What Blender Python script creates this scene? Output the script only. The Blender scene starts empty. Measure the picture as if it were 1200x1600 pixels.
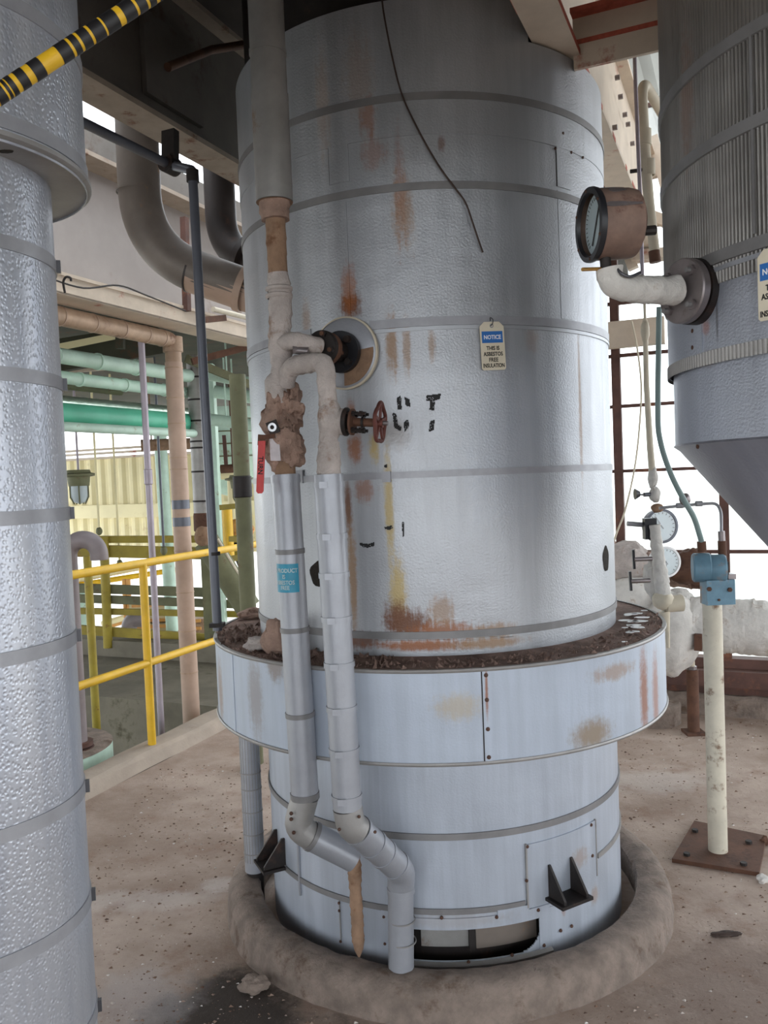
import bpy, math, random
from mathutils import Vector, Matrix, noise
rnd = random.Random(7)
S = bpy.context.scene
COL = S.collection

# ------------------------------------------------------------------ camera
H = 1.57
PITCH, ROLL, FPX = math.radians(2.4), math.radians(2.3), 1300.0
_R = Vector((1, 0, 0)); _U = Vector((0, math.sin(PITCH), math.cos(PITCH))); _F = Vector((0, math.cos(PITCH), -math.sin(PITCH)))
CR = _R * math.cos(ROLL) - _U * math.sin(ROLL)
CU = _R * math.sin(ROLL) + _U * math.cos(ROLL)
cam = bpy.data.cameras.new('camera'); cam_o = bpy.data.objects.new('camera', cam); COL.objects.link(cam_o)
cam.sensor_fit = 'VERTICAL'; cam.sensor_height = 24.0; cam.lens = 24.0 * FPX / 1600.0
cam.clip_start = 0.02; cam.clip_end = 300
m3 = Matrix((CR, CU, -_F)).transposed()
cam_o.matrix_world = Matrix.Translation((0, 0, H)) @ m3.to_4x4()
S.camera = cam_o

# ------------------------------------------------------------------ sky and exposure
W = bpy.data.worlds.new('overcast_sky'); S.world = W; W.use_nodes = True
wn = W.node_tree.nodes; wl = W.node_tree.links
bg = wn['Background']
bg.inputs['Color'].default_value = (0.89, 0.945, 1.0, 1); bg.inputs['Strength'].default_value = 1.0
S.view_settings.view_transform = 'Standard'; S.view_settings.look = 'None'
S.view_settings.exposure = 2.1; S.view_settings.gamma = 1.0; S.view_settings.use_curve_mapping = False

# ------------------------------------------------------------------ helpers: places
def ray(px, py): return _F + CR * ((px - 600) / FPX) + CU * ((800 - py) / FPX)
def at(px, py, Y):
    d = ray(px, py); t = Y / d.y
    return Vector((d.x * t, Y, H + d.z * t))
def gz(px, py, z=0.0):
    d = ray(px, py); t = (z - H) / d.z
    return Vector((d.x * t, d.y * t, z))
AZ = math.radians(23.5)
AV = Vector((math.sin(AZ), math.cos(AZ), 0)); BV = Vector((math.cos(AZ), -math.sin(AZ), 0)); ZV = Vector((0, 0, 1))
def on_plane(px, py, o, n):
    d = ray(px, py); t = (o - Vector((0, 0, H))).dot(n) / d.dot(n)
    return Vector((0, 0, H)) + d * t
def cyl(c, th, r, z): return Vector((c[0] + r * math.sin(th), c[1] - r * math.cos(th), z))
def on_cyl(px, py, c, r):
    d = ray(px, py); a = d.x ** 2 + d.y ** 2; b = -2 * (d.x * c[0] + d.y * c[1]); k = c[0] ** 2 + c[1] ** 2 - r * r
    D = max(b * b - 4 * a * k, 0); t = (-b - math.sqrt(D)) / (2 * a)
    return math.atan2(d.x * t - c[0], c[1] - d.y * t), H + d.z * t

# ------------------------------------------------------------------ helpers: materials
def C(r, g, b):
    f = lambda v: ((v / 255 + .055) / 1.055) ** 2.4 if v > 10 else v / 255 / 12.92
    return (f(r), f(g), f(b), 1)
def sc(c, k): return (min(c[0] * k, 1), min(c[1] * k, 1), min(c[2] * k, 1), 1)
class NT:
    def __init__(s, name):
        s.m = bpy.data.materials.new(name); s.m.use_nodes = True
        s.n = s.m.node_tree.nodes; s.l = s.m.node_tree.links; s.b = s.n['Principled BSDF']
        s.tc = s.n.new('ShaderNodeTexCoord')
    def new(s, t, **kw):
        n = s.n.new(t)
        for k, v in kw.items(): setattr(n, k, v)
        return n
    def link(s, a, b): s.l.new(a, b)
    def noise(s, vec, scale, detail=5, rough=.6):
        n = s.new('ShaderNodeTexNoise'); n.inputs['Scale'].default_value = scale
        n.inputs['Detail'].default_value = detail; n.inputs['Roughness'].default_value = rough
        s.link(vec, n.inputs['Vector']); return n.outputs['Fac']
    def mapping(s, vec, loc=(0, 0, 0), scale=(1, 1, 1)):
        n = s.new('ShaderNodeMapping'); n.inputs['Location'].default_value = loc; n.inputs['Scale'].default_value = scale
        s.link(vec, n.inputs['Vector']); return n.outputs['Vector']
    def rng(s, v, a, b, c=0, d=1):
        n = s.new('ShaderNodeMapRange'); n.interpolation_type = 'SMOOTHSTEP'
        for i, q in zip((1, 2, 3, 4), (a, b, c, d)): n.inputs[i].default_value = q
        s.link(v, n.inputs[0]); return n.outputs[0]
    def math(s, op, a, b):
        n = s.new('ShaderNodeMath', operation=op)
        for i, q in enumerate((a, b)):
            if isinstance(q, (int, float)): n.inputs[i].default_value = q
            else: s.link(q, n.inputs[i])
        return n.outputs[0]
    def mix(s, fac, a, b, blend='MIX'):
        n = s.new('ShaderNodeMix', data_type='RGBA', blend_type=blend)
        if isinstance(fac, (int, float)): n.inputs[0].default_value = fac
        else: s.link(fac, n.inputs[0])
        for i, q in ((6, a), (7, b)):
            if isinstance(q, tuple): n.inputs[i].default_value = q
            else: s.link(q, n.inputs[i])
        return n.outputs[2]
    def bump(s, h, strength, dist=.01, prev=None):
        n = s.new('ShaderNodeBump'); n.inputs['Strength'].default_value = strength; n.inputs['Distance'].default_value = dist
        s.link(h, n.inputs['Height'])
        if prev: s.link(prev, n.inputs['Normal'])
        return n.outputs['Normal']
    def done(s, col, rough, metal=0, normal=None):
        if isinstance(col, tuple): s.b.inputs['Base Color'].default_value = col
        else: s.link(col, s.b.inputs['Base Color'])
        if isinstance(rough, (int, float)): s.b.inputs['Roughness'].default_value = rough
        else: s.link(rough, s.b.inputs['Roughness'])
        if isinstance(metal, (int, float)): s.b.inputs['Metallic'].default_value = metal
        else: s.link(metal, s.b.inputs['Metallic'])
        if normal: s.link(normal, s.b.inputs['Normal'])
        return s.m
RUST = C(112, 66, 38); DKRUST = C(70, 42, 28)
def mat(name, col, rough=.6, metal=0.0, var=.18, ns=6.0, bump=0.0, bs=60.0, rust=0.0, rcol=RUST, stretch=(1, 1, 1), rs=7.0):
    t = NT(name); v = t.mapping(t.tc.outputs['Object'], scale=stretch)
    c = t.mix(t.rng(t.noise(v, ns), .25, .75), sc(col, 1 - var), sc(col, 1 + var))
    met = metal
    if rust:
        k = t.rng(t.noise(v, rs, 8, .7), .62 - rust * .25, .74 - rust * .2)
        c = t.mix(k, c, rcol)
        if metal: met = t.math('MULTIPLY', t.math('SUBTRACT', 1.0, k), metal)
    nrm = t.bump(t.noise(t.tc.outputs['Object'], bs, 4), bump, .006) if bump else None
    return t.done(c, rough, met, nrm)
def cladding(name, col, stains=(), metal=.55, rough=.42, stucco=.25, ss=150, streak=.09, blotch=.12):
    """Aluminium jacket; UV = (arc length, height). stains: (u, v, half u, half v, colour, strength, raggedness)."""
    t = NT(name); uv = t.tc.outputs['UV']
    st = t.noise(t.mapping(uv, scale=(26, 1.6, 1)), 1.0, 6, .65)
    bl = t.noise(t.mapping(uv, scale=(2.2, 3.0, 1)), 1.0, 4)
    c = t.mix(t.rng(st, .3, .72), sc(col, 1 - streak), sc(col, 1 + streak))
    c = t.mix(t.rng(bl, .35, .7, 0, blotch * 3), c, sc(col, .78))
    rag = t.noise(t.mapping(uv, scale=(60, 2.6, 1)), 1.0, 8, .7)
    fine = t.noise(uv, 55, 6, .7)
    ragc = t.math('ADD', t.math('SUBTRACT', rag, .5), t.math('MULTIPLY', t.math('SUBTRACT', fine, .5), 1.0))
    tot = None
    for (u, v, hu, hv, scol, k, rg) in stains:
        m = t.mapping(uv, loc=(-u / hu, -v / hv, 0), scale=(1 / hu, 1 / hv, 0))
        ln = t.new('ShaderNodeVectorMath', operation='LENGTH'); t.link(m, ln.inputs[0])
        d = t.math('ADD', ln.outputs['Value'], t.math('MULTIPLY', ragc, rg))
        mask = t.rng(d, 1.08, .28, 0, k)
        c = t.mix(mask, c, scol)
        tot = mask if tot is None else t.math('MAXIMUM', tot, mask)
    met = metal if tot is None else t.math('MULTIPLY', t.math('SUBTRACT', 1.0, tot), metal)
    r = t.rng(st, .2, .8, rough - .07, rough + .1)
    n = t.bump(t.noise(uv, ss, 2, .5), stucco, .004)
    n = t.bump(t.noise(t.mapping(uv, scale=(3, 5, 1)), 1.0, 2), .25, .02, n)
    return t.done(c, r, met, n)

M = {}
M['alu'] = mat('aluminium_jacket', C(160, 162, 168), .42, .45, .08, 9, .12, 160)
M['alu_dull'] = mat('dull_aluminium', C(150, 147, 144), .5, .45, .14, 9, .1, 160, .15, C(120, 100, 84))
M['band'] = mat('steel_band', C(150, 150, 154), .45, .35, .12, 14)
M['band_dark'] = mat('tarnished_band', C(124, 122, 122), .5, .3, .15, 10)
M['clip'] = mat('band_clip', C(84, 84, 88), .4, .5)
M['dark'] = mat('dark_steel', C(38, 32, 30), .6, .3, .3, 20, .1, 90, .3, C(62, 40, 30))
M['rusty'] = mat('rusty_steel', C(92, 62, 46), .8, .1, .3, 14, .25, 90, .4, C(64, 38, 26))
M['screw'] = mat('rusty_screw', C(82, 56, 44), .6, .4, .2, 60)
M['chrome'] = mat('bright_nut', C(200, 200, 200), .25, .9, .05)
M['red'] = mat('red_sleeve', C(186, 44, 40), .45, 0, .12, 30)
M['ink'] = mat('black_ink', C(22, 21, 22), .7, 0, .1)
M['blue'] = mat('tag_blue', C(38, 104, 176), .45, 0, .05)
M['tag'] = mat('tag_card', C(214, 204, 182), .45, 0, .06, 20)
M['white'] = mat('white_print', C(235, 235, 235), .5, 0, .02)
M['sticker'] = mat('sticker_teal', C(48, 144, 172), .45, 0, .08, 40)
M['print_faded'] = mat('faded_print', C(176, 196, 198), .6, 0, .15, 60)
M['cloth'] = mat('wrapped_cloth', C(176, 166, 160), .9, 0, .16, 20, .7, 90, .3, C(140, 116, 100), rs=9)
M['cloth_white'] = mat('white_lagging', C(200, 196, 190), .9, 0, .12, 14, .8, 60, .25, C(150, 128, 108))
M['cloth_brown'] = mat('soiled_lagging', C(150, 124, 110), .95, 0, .25, 22, .9, 80, .42, C(92, 66, 52), rs=16)
M['tail'] = mat('bare_rusty_pipe', C(140, 112, 90), .9, 0, .2, 20, .5, 60, .3, C(106, 72, 48))
M['concrete'] = mat('curb_concrete', C(126, 112, 102), .92, 0, .28, 16, 1.0, 70, .3, C(96, 78, 64), rs=7)
M['yellow'] = mat('yellow_paint', C(222, 176, 34), .45, 0, .1, 8, .05, 60, .06)
M['yellow_shaded'] = mat('shaded_yellow_paint', C(150, 132, 40), .6, 0, .2, 6, 0, 60, .15)  # yellow paint with the shade beyond the pit put into its colour
M['tape'] = mat('black_tape', C(24, 22, 24), .5, 0, .1)
M['cream'] = mat('cream_paint', C(196, 180, 162), .65, 0, .1, 7, .1, 40, .12, C(160, 92, 74), rs=5)
M['cream_pipe'] = mat('cream_pipe_paint', C(196, 186, 166), .6, 0, .1, 10, 0, 60, .08)
M['red_edge'] = mat('red_primer_edge', C(170, 84, 66), .8, 0, .25, 30, .2, 60, .3, C(110, 60, 46))
M['girder'] = mat('soot_grey_girder', C(92, 86, 80), .75, 0, .2, 4, .12, 30, .3, C(70, 52, 42), rs=3)
M['girder_edge'] = mat('grimy_cream_edge', C(150, 136, 122), .75, 0, .15, 9, .1, 40, .25, C(110, 72, 52))
M['duct'] = mat('grey_wall_paint', C(158, 150, 146), .75, 0, .1, 3, .05, 20, .1, C(140, 126, 116), rs=2)
M['pipe_grey'] = mat('brown_grey_pipe', C(112, 102, 94), .5, .2, .2, 5, .05, 40, .12, C(140, 106, 78))
M['pipe_dark'] = mat('sooty_pipe', C(50, 42, 40), .5, .2, .3, 6, .1, 40, .2, C(66, 44, 34))
M['conduit'] = mat('grey_conduit', C(92, 94, 102), .4, .4, .12, 8)
M['lilac'] = mat('galvanised_conduit', C(160, 150, 158), .45, .3, .1, 8)
M['tan_clad'] = mat('tan_cladding', C(176, 150, 132), .6, .1, .12, 6, .05, 40, .15, C(150, 112, 88), rs=4)
M['tan_rust'] = mat('weathered_cladding', C(172, 146, 124), .55, .3, .2, 8, .2, 30, .35, C(118, 84, 66), rs=5)
M['mint'] = mat('mint_paint_light_tint', C(186, 212, 196), .5, 0, .12, 6, 0, 60, .1, C(140, 132, 96))  # mint paint, with the background's green light tint put into the colour
M['teal'] = mat('teal_paint', C(86, 178, 146), .5, 0, .12, 4, 0, 60, .08)
M['foil'] = mat('crumpled_foil', C(190, 204, 190), .3, .75, .12, 12, .9, 25)
M['olive'] = mat('olive_steel', C(104, 104, 76), .7, 0, .2, 5, .1, 40, .2, C(96, 66, 44))
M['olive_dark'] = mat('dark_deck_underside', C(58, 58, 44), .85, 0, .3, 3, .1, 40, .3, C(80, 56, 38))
M['siding'] = mat('cream_siding_light_tint', C(228, 216, 172), .65, 0, .08, 1.5, 0, 60, .08, C(176, 140, 84), rs=1.2)  # cream sheet, with the light's yellow-green cast put into the colour
M['slab'] = mat('shaded_mossy_concrete', C(74, 70, 60), .95, 0, .3, 3, .5, 20, .3, C(66, 62, 46), rs=3)  # pit concrete, the shade of the pit put into its dark colour
M['bund'] = mat('bund_concrete', C(118, 112, 98), .95, 0, .25, 3, .5, 20, .3, C(84, 80, 62), rs=3)
M['kerb_flat'] = mat('pit_kerb_concrete', C(168, 154, 140), .9, 0, .12, 5, .3, 60, .12, C(128, 108, 92), rs=4)
M['ground'] = mat('pale_ground', C(186, 184, 178), .95, 0, .06, .6, .2, 6)
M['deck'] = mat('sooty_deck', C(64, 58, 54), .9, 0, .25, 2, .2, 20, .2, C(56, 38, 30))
M['roof'] = mat('pale_roof_sheet', C(196, 194, 192), .6, 0, .08, 3)
M['frame'] = mat('rusty_window_frame', C(86, 58, 50), .75, 0, .25, 8, .15, 40, .3, C(120, 76, 54), rs=6)
M['teal_box'] = mat('blue_instrument_paint', C(98, 132, 150), .5, .1, .16, 20, .05, 60, .34, C(132, 112, 98), rs=12)
M['post'] = mat('chipped_cream_post', C(196, 188, 170), .6, 0, .12, 10, .1, 60, .36, C(120, 94, 74), rs=12)
M['hose'] = mat('grey_green_hose', C(128, 148, 146), .5, 0, .08)
M['dial'] = mat('dial_white', C(176, 186, 190), .4, 0, .06, 12)
M['black_paint'] = mat('black_bezel', C(34, 34, 38), .4, .2, .15)
M['gauge_case'] = mat('weathered_gauge_case', C(128, 104, 92), .65, .15, .25, 18, .2, 60, .35, C(88, 56, 46), rs=12)
M['flange'] = mat('flange_steel', C(132, 124, 124), .35, .6, .2, 16, .1, 60, .15, C(100, 78, 66))
M['orange'] = mat('orange_cabinet', C(206, 150, 84), .6, 0, .15, 4, 0, 60, .25, C(190, 96, 48), rs=3)
M['beige'] = mat('beige_cabinet', C(196, 180, 140), .6, 0, .1, 4)
M['wire'] = mat('rusty_wire', C(64, 50, 44), .7, .2, .2, 30)
M['hollow'] = mat('dark_hollow', C(40, 34, 28), .95, 0, .4, 40, .8, 70)
M['vent'] = mat('grey_vent_pipe', C(134, 124, 126), .55, .1, .12, 8, .05, 60, .1)
M['brass'] = mat('brass_rod', C(170, 130, 70), .4, .5, .1)
def glass_mat(name, tint, k):
    t = NT(name); tr = t.new('ShaderNodeBsdfTransparent'); tr.inputs[0].default_value = tint
    gl = t.new('ShaderNodeBsdfGlossy'); gl.inputs['Roughness'].default_value = .08
    mx = t.new('ShaderNodeMixShader'); mx.inputs[0].default_value = k
    t.link(tr.outputs[0], mx.inputs[1]); t.link(gl.outputs[0], mx.inputs[2])
    t.link(mx.outputs[0], t.n['Material Output'].inputs['Surface']); return t.m
M['pane'] = glass_mat('window_glass', (.95, .97, .96, 1), .06)
M['lens'] = glass_mat('gauge_glass', (.92, .95, .95, 1), .1)

def floor_mat():
    t = NT('dirty_floor'); o = t.tc.outputs['Object']
    c = t.mix(t.rng(t.noise(o, 1.3, 6, .65), .3, .7), C(140, 120, 106), C(186, 168, 155))
    c = t.mix(t.rng(t.noise(o, 5, 8, .7), .5, .72, 0, .6), c, C(132, 102, 84))
    c = t.mix(t.rng(t.noise(o, 42, 4, .7), .6, .75, 0, .6), c, C(92, 78, 68))
    c = t.mix(t.rng(t.noise(o, 70, 3, .7), .66, .74, 0, .55), c, C(214, 208, 204))
    # damp and dusty patches by the tank; dirt and painted-in shade across the front
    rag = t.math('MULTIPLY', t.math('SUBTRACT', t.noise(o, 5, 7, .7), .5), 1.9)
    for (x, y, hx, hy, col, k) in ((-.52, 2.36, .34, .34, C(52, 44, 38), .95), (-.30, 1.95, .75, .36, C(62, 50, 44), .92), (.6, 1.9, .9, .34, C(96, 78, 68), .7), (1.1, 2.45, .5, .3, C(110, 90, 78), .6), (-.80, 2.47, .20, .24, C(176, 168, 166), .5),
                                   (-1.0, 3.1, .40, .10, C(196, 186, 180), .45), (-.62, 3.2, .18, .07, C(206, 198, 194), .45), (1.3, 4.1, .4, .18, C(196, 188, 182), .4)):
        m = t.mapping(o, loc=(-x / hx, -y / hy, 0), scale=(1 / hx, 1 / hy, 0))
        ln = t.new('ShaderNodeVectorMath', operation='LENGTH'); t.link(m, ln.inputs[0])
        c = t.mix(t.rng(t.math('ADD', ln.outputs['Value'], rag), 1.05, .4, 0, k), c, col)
    n = t.bump(t.noise(o, 45, 6, .7), .55, .01)
    n = t.bump(t.noise(o, 6, 4), .3, .03, n)
    return t.done(c, .92, 0, n)
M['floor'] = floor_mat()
def grit_mat():
    t = NT('floor_grit'); g = t.new('ShaderNodeNewGeometry')
    r = t.new('ShaderNodeValToRGB'); e = r.color_ramp.elements
    e[0].position = 0; e[0].color = C(80, 60, 50); e[1].position = 1; e[1].color = C(226, 220, 214)
    for p, c in ((.45, C(118, 92, 76)), (.8, C(150, 130, 116))): q = e.new(p); q.color = c
    t.link(g.outputs['Random Per Island'], r.inputs[0]); return t.done(r.outputs[0], .9)
M['grit'] = grit_mat()
def dirt_mat():
    t = NT('collar_dirt'); o = t.tc.outputs['Object']
    c = t.mix(t.rng(t.noise(o, 9, 8, .7), .3, .7), C(92, 70, 60), C(150, 124, 112))
    c = t.mix(t.rng(t.noise(o, 60, 4, .7), .6, .75, 0, .7), c, C(170, 150, 138))
    return t.done(c, .95, 0, t.bump(t.noise(o, 50, 6, .7), .9, .012))
M['dirt'] = dirt_mat()

# ------------------------------------------------------------------ helpers: mesh
class MB:
    def __init__(s): s.v = []; s.f = []; s.uv = {}
    def add(s, vs, fs, uvs=None):
        o = len(s.v); s.v += [Vector(p) for p in vs]
        s.f += [tuple(i + o for i in f) for f in fs]
        if uvs:
            for i, q in enumerate(uvs): s.uv[o + i] = q
        return s
    def box(s, c, size, ax=(Vector((1, 0, 0)), Vector((0, 1, 0)), ZV)):
        c = Vector(c); x, y, z = [Vector(a) * (d / 2) for a, d in zip(ax, size)]
        p = [c - x - y - z, c + x - y - z, c + x + y - z, c - x + y - z, c - x - y + z, c + x - y + z, c + x + y + z, c - x + y + z]
        return s.add(p, [(0, 3, 2, 1), (4, 5, 6, 7), (0, 1, 5, 4), (1, 2, 6, 5), (2, 3, 7, 6), (3, 0, 4, 7)])
    def bar(s, a, b, w, h, up=ZV):
        a, b = Vector(a), Vector(b); d = (b - a); L = d.length; d.normalize()
        x = d.cross(up)
        x = x.normalized() if x.length > 1e-4 else Vector((1, 0, 0))
        return s.box((a + b) / 2, (w, L, h), (x, d, x.cross(d)))
    def tube(s, pts, r, seg=16, caps=True, bumpf=None):
        pts = [Vector(p) for p in pts]; n = len(pts)
        rs = r if isinstance(r, (list, tuple)) else [r] * n
        tg = []
        for i in range(n):
            t = pts[min(i + 1, n - 1)] - pts[max(i - 1, 0)]; tg.append(t.normalized())
        ref = Vector((0, -1, 0)) if abs(tg[0].y) < .9 else Vector((1, 0, 0))
        u = (ref - tg[0] * ref.dot(tg[0])).normalized(); vs = []
        for i in range(n):
            u = (u - tg[i] * u.dot(tg[i])).normalized(); w = tg[i].cross(u)
            for k in range(seg):
                a = 2 * math.pi * k / seg
                rr = rs[i] * (bumpf(i, k) if bumpf else 1)
                vs.append(pts[i] + (u * math.cos(a) + w * math.sin(a)) * rr)
        fs = [(i * seg + k, i * seg + (k + 1) % seg, (i + 1) * seg + (k + 1) % seg, (i + 1) * seg + k) for i in range(n - 1) for k in range(seg)]
        if caps: fs += [tuple(range(seg))[::-1], tuple(range((n - 1) * seg, n * seg))]
        return s.add(vs, fs)
    def lathe(s, c, prof, seg=48, axis=ZV, a0=None, a1=None):
        """prof: (radius, height along axis)"""
        c = Vector(c); axis = Vector(axis).normalized()
        u = Vector((0, -1, 0)) if abs(axis.z) > .99 else axis.cross(ZV).normalized()
        w = axis.cross(u); full = a0 is None
        n = seg if full else seg + 1
        vs = []
        for (r, h) in prof:
            for k in range(n):
                a = 2 * math.pi * k / seg if full else a0 + (a1 - a0) * k / seg
                vs.append(c + axis * h + (u * math.cos(a) + w * math.sin(a)) * r)
        fs = []
        for i in range(len(prof) - 1):
            for k in range(seg):
                k2 = (k + 1) % n if full else k + 1
                fs.append((i * n + k, i * n + k2, (i + 1) * n + k2, (i + 1) * n + k))
        return s.add(vs, fs)
    def patch(s, c, t0, t1, z0, z1, R, th=.004, nt=8, nz=2, keep=None, uvc=None):
        """curved plate on a vertical cylinder; closed slab of thickness th outside radius R"""
        o = len(s.v); uvs = []; vs = []
        for lay in (0, 1):
            for j in range(nz + 1):
                for i in range(nt + 1):
                    t = t0 + (t1 - t0) * i / nt; z = z0 + (z1 - z0) * j / nz
                    vs.append(cyl(c, t, R + th * lay, z)); uvs.append((t * R, z))
        N = (nt + 1) * (nz + 1); fs = []; cells = set()
        for j in range(nz):
            for i in range(nt):
                if keep is None or keep(t0 + (t1 - t0) * (i + .5) / nt, z0 + (z1 - z0) * (j + .5) / nz): cells.add((i, j))
        g = lambda i, j, l: l * N + j * (nt + 1) + i
        for (i, j) in cells:
            fs.append((g(i, j, 1), g(i + 1, j, 1), g(i + 1, j + 1, 1), g(i, j + 1, 1)))
            fs.append((g(i, j, 0), g(i, j + 1, 0), g(i + 1, j + 1, 0), g(i + 1, j, 0)))
            if (i - 1, j) not in cells: fs.append((g(i, j, 0), g(i, j, 1), g(i, j + 1, 1), g(i, j + 1, 0)))
            if (i + 1, j) not in cells: fs.append((g(i + 1, j, 0), g(i + 1, j + 1, 0), g(i + 1, j + 1, 1), g(i + 1, j, 1)))
            if (i, j - 1) not in cells: fs.append((g(i, j, 0), g(i + 1, j, 0), g(i + 1, j, 1), g(i, j, 1)))
            if (i, j + 1) not in cells: fs.append((g(i, j + 1, 0), g(i, j + 1, 1), g(i + 1, j + 1, 1), g(i + 1, j + 1, 0)))
        return s.add(vs, fs, uvs)
    def blob(s, c, rad, seg=20, rings=12, amp=.12, seed=1, rough=1.0):
        seg, rings = int(seg * 1.5), int(rings * 1.5); off = Vector((seed * 3.7, seed * 1.3, seed * .7)); vs = []
        for j in range(rings + 1):
            b = math.pi * j / rings
            for k in range(seg):
                a = 2 * math.pi * k / seg; d3 = Vector((math.sin(b) * math.cos(a), math.sin(b) * math.sin(a), math.cos(b)))
                d = 1 + amp * noise.noise(d3 * 1.3 + off) + amp * .5 * rough * noise.noise(d3 * 3.1 + off) + amp * .32 * rough * noise.noise(d3 * 7 + off)
                vs.append(Vector(c) + Vector((rad[0] * d3.x, rad[1] * d3.y, rad[2] * d3.z)) * d)
        fs = [(j * seg + k, (j + 1) * seg + k, (j + 1) * seg + (k + 1) % seg, j * seg + (k + 1) % seg) for j in range(rings) for k in range(seg)]
        return s.add(vs, fs)
    def poly(s, pts, th):
        """flat plate from an outline, thickness vector th"""
        n = len(pts); pts = [Vector(p) for p in pts]; th = Vector(th)
        fs = [tuple(range(n)), tuple(range(2 * n - 1, n - 1, -1))] + [(i, i + n, (i + 1) % n + n, (i + 1) % n) for i in range(n)]
        return s.add(pts + [p + th for p in pts], fs)
    def build(s, name, m, parent=None, smooth=False):
        org = Vector((0, 0, 0))
        if parent is not None:
            r = parent
            while r.parent: r = r.parent
            org = Vector(r.location)
        me = bpy.data.meshes.new(name)
        me.from_pydata([p - org for p in s.v], [], s.f)
        if s.uv:
            ul = me.uv_layers.new(name='UVMap')
            for lp in me.loops: ul.data[lp.index].uv = s.uv.get(lp.vertex_index, (0, 0))
        me.materials.append(m if not isinstance(m, str) else M[m]); me.validate(); me.update()
        if smooth:
            me.polygons.foreach_set('use_smooth', [True] * len(me.polygons))
            try: me.set_sharp_from_angle(angle=math.radians(38))
            except Exception: pass
        o = bpy.data.objects.new(name, me); COL.objects.link(o)
        if parent is not None: o.parent = parent
        return o
def recalc(o):
    import bmesh
    b = bmesh.new(); b.from_mesh(o.data); bmesh.ops.recalc_face_normals(b, faces=b.faces); b.to_mesh(o.data); b.free()
def tag(o, label=None, cat=None, group=None, kind=None):
    if label: o['label'] = label
    if cat: o['category'] = cat
    if group: o['group'] = group
    if kind: o['kind'] = kind
    return o
def thing(name, loc, label, cat, group=None):
    e = bpy.data.objects.new(name, None); COL.objects.link(e); e.location = loc; e.empty_display_size = .05
    return tag(e, label, cat, group)
def struct(o): o['kind'] = 'structure'; return o
def arc(pts, r, n=8):
    """polyline with rounded corners"""
    pts = [Vector(p) for p in pts]; out = [pts[0]]
    rl = r if isinstance(r, (list, tuple)) else [r] * len(pts)
    for i in range(1, len(pts) - 1):
        a, b, c = pts[i - 1], pts[i], pts[i + 1]
        d1 = (a - b).normalized(); d2 = (c - b).normalized(); k = min(rl[i], (a - b).length * .49, (c - b).length * .49)
        p, q = b + d1 * k, b + d2 * k
        for j in range(n + 1):
            t = j / n; out.append(p * (1 - t) ** 2 + b * 2 * t * (1 - t) + q * t * t)
    out.append(pts[-1]); return out
def spline(pts, n=8):
    pts = [Vector(p) for p in pts]; out = []
    for i in range(len(pts) - 1):
        p0, p1, p2, p3 = pts[max(i - 1, 0)], pts[i], pts[i + 1], pts[min(i + 2, len(pts) - 1)]
        for j in range(n):
            t = j / n
            out.append(.5 * (2 * p1 + (p2 - p0) * t + (2 * p0 - 5 * p1 + 4 * p2 - p3) * t * t + (3 * p1 - p0 - 3 * p2 + p3) * t ** 3))
    out.append(pts[-1]); return out
def dense(pts, step=.012):
    out = []
    for a, b in zip(pts[:-1], pts[1:]):
        n = max(1, int((b - a).length / step)); out += [a.lerp(b, j / n) for j in range(n)]
    return out + [pts[-1]]
def wrapped(pts, r, seed=1, amp=.07, turn=.03, seg=20):
    """tube of spirally wound cloth with overlapping edges"""
    p = dense([Vector(q) for q in pts], .007); rr = random.Random(seed); L = [0]
    for a, b in zip(p[:-1], p[1:]): L.append(L[-1] + (b - a).length)
    ph = [rr.uniform(0, 6.28) for _ in range(4)]
    rs = r if isinstance(r, (list, tuple)) else None
    rad = []
    for i, l in enumerate(L):
        base = r if rs is None else rs[0] + (rs[1] - rs[0]) * l / max(L[-1], 1e-6)
        rad.append(base * (1 + amp * .5 * math.sin(l * 37 + ph[0]) * math.sin(l * 13 + ph[1])))
    off = Vector((seed * 2.3, seed, 0))
    def bf(i, k):
        a = 2 * math.pi * k / seg
        q = ((L[i] + .012 * math.sin(L[i] * 9 + ph[2])) / turn + (a / 6.2832 + .12 * math.sin(a + ph[3]))) % 1.0
        lip = (q ** 2) * 1.3 - .5
        return 1 + amp * lip + amp * .9 * noise.noise(Vector((math.cos(a), math.sin(a), L[i] * 22)) * 1.6 + off)
    return MB().tube(p, rad, seg, True, bf)
def text(s, size, align='CENTER', extrude=.0004):
    cu = bpy.data.curves.new('lettering', 'FONT'); cu.body = s; cu.size = size; cu.align_x = align; cu.extrude = extrude; cu.resolution_u = 3; cu.offset = size * .022
    o = bpy.data.objects.new('lettering', cu); COL.objects.link(o)
    me = bpy.data.meshes.new_from_object(o.evaluated_get(bpy.context.evaluated_depsgraph_get()))
    vs = [v.co.copy() for v in me.vertices]; fs = [tuple(p.vertices) for p in me.polygons]
    bpy.data.objects.remove(o); bpy.data.curves.remove(cu); bpy.data.meshes.remove(me)
    return vs, fs
def text_on(parent, s, size, org, rx, ry, m, bold=1.0, width=None, name='lettering'):
    vs, fs = text(s, size); rx, ry = Vector(rx), Vector(ry); nz = rx.cross(ry)
    if width:
        w = max(v.x for v in vs) - min(v.x for v in vs); k = width / w
    else: k = 1
    return MB().add([Vector(org) + rx * v.x * k + ry * v.y + nz * v.z for v in vs], fs).build(name, m, parent)
def disc(c, axis, r, th, seg=28): return MB().lathe(c, [(0.0001, 0), (r, 0), (r, th), (.0001, th)], seg, axis)
def hexnut(mb, c, axis, r, th): return mb.lathe(c, [(.0001, 0), (r, 0), (r, th), (.0001, th)], 6, axis)
def screw(c, axis, parent, r=.0065): return MB().lathe(c, [(r, 0), (r * .8, r * .55), (.0002, r * .7)], 8, axis).build('screw', 'screw', parent, True)
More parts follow.
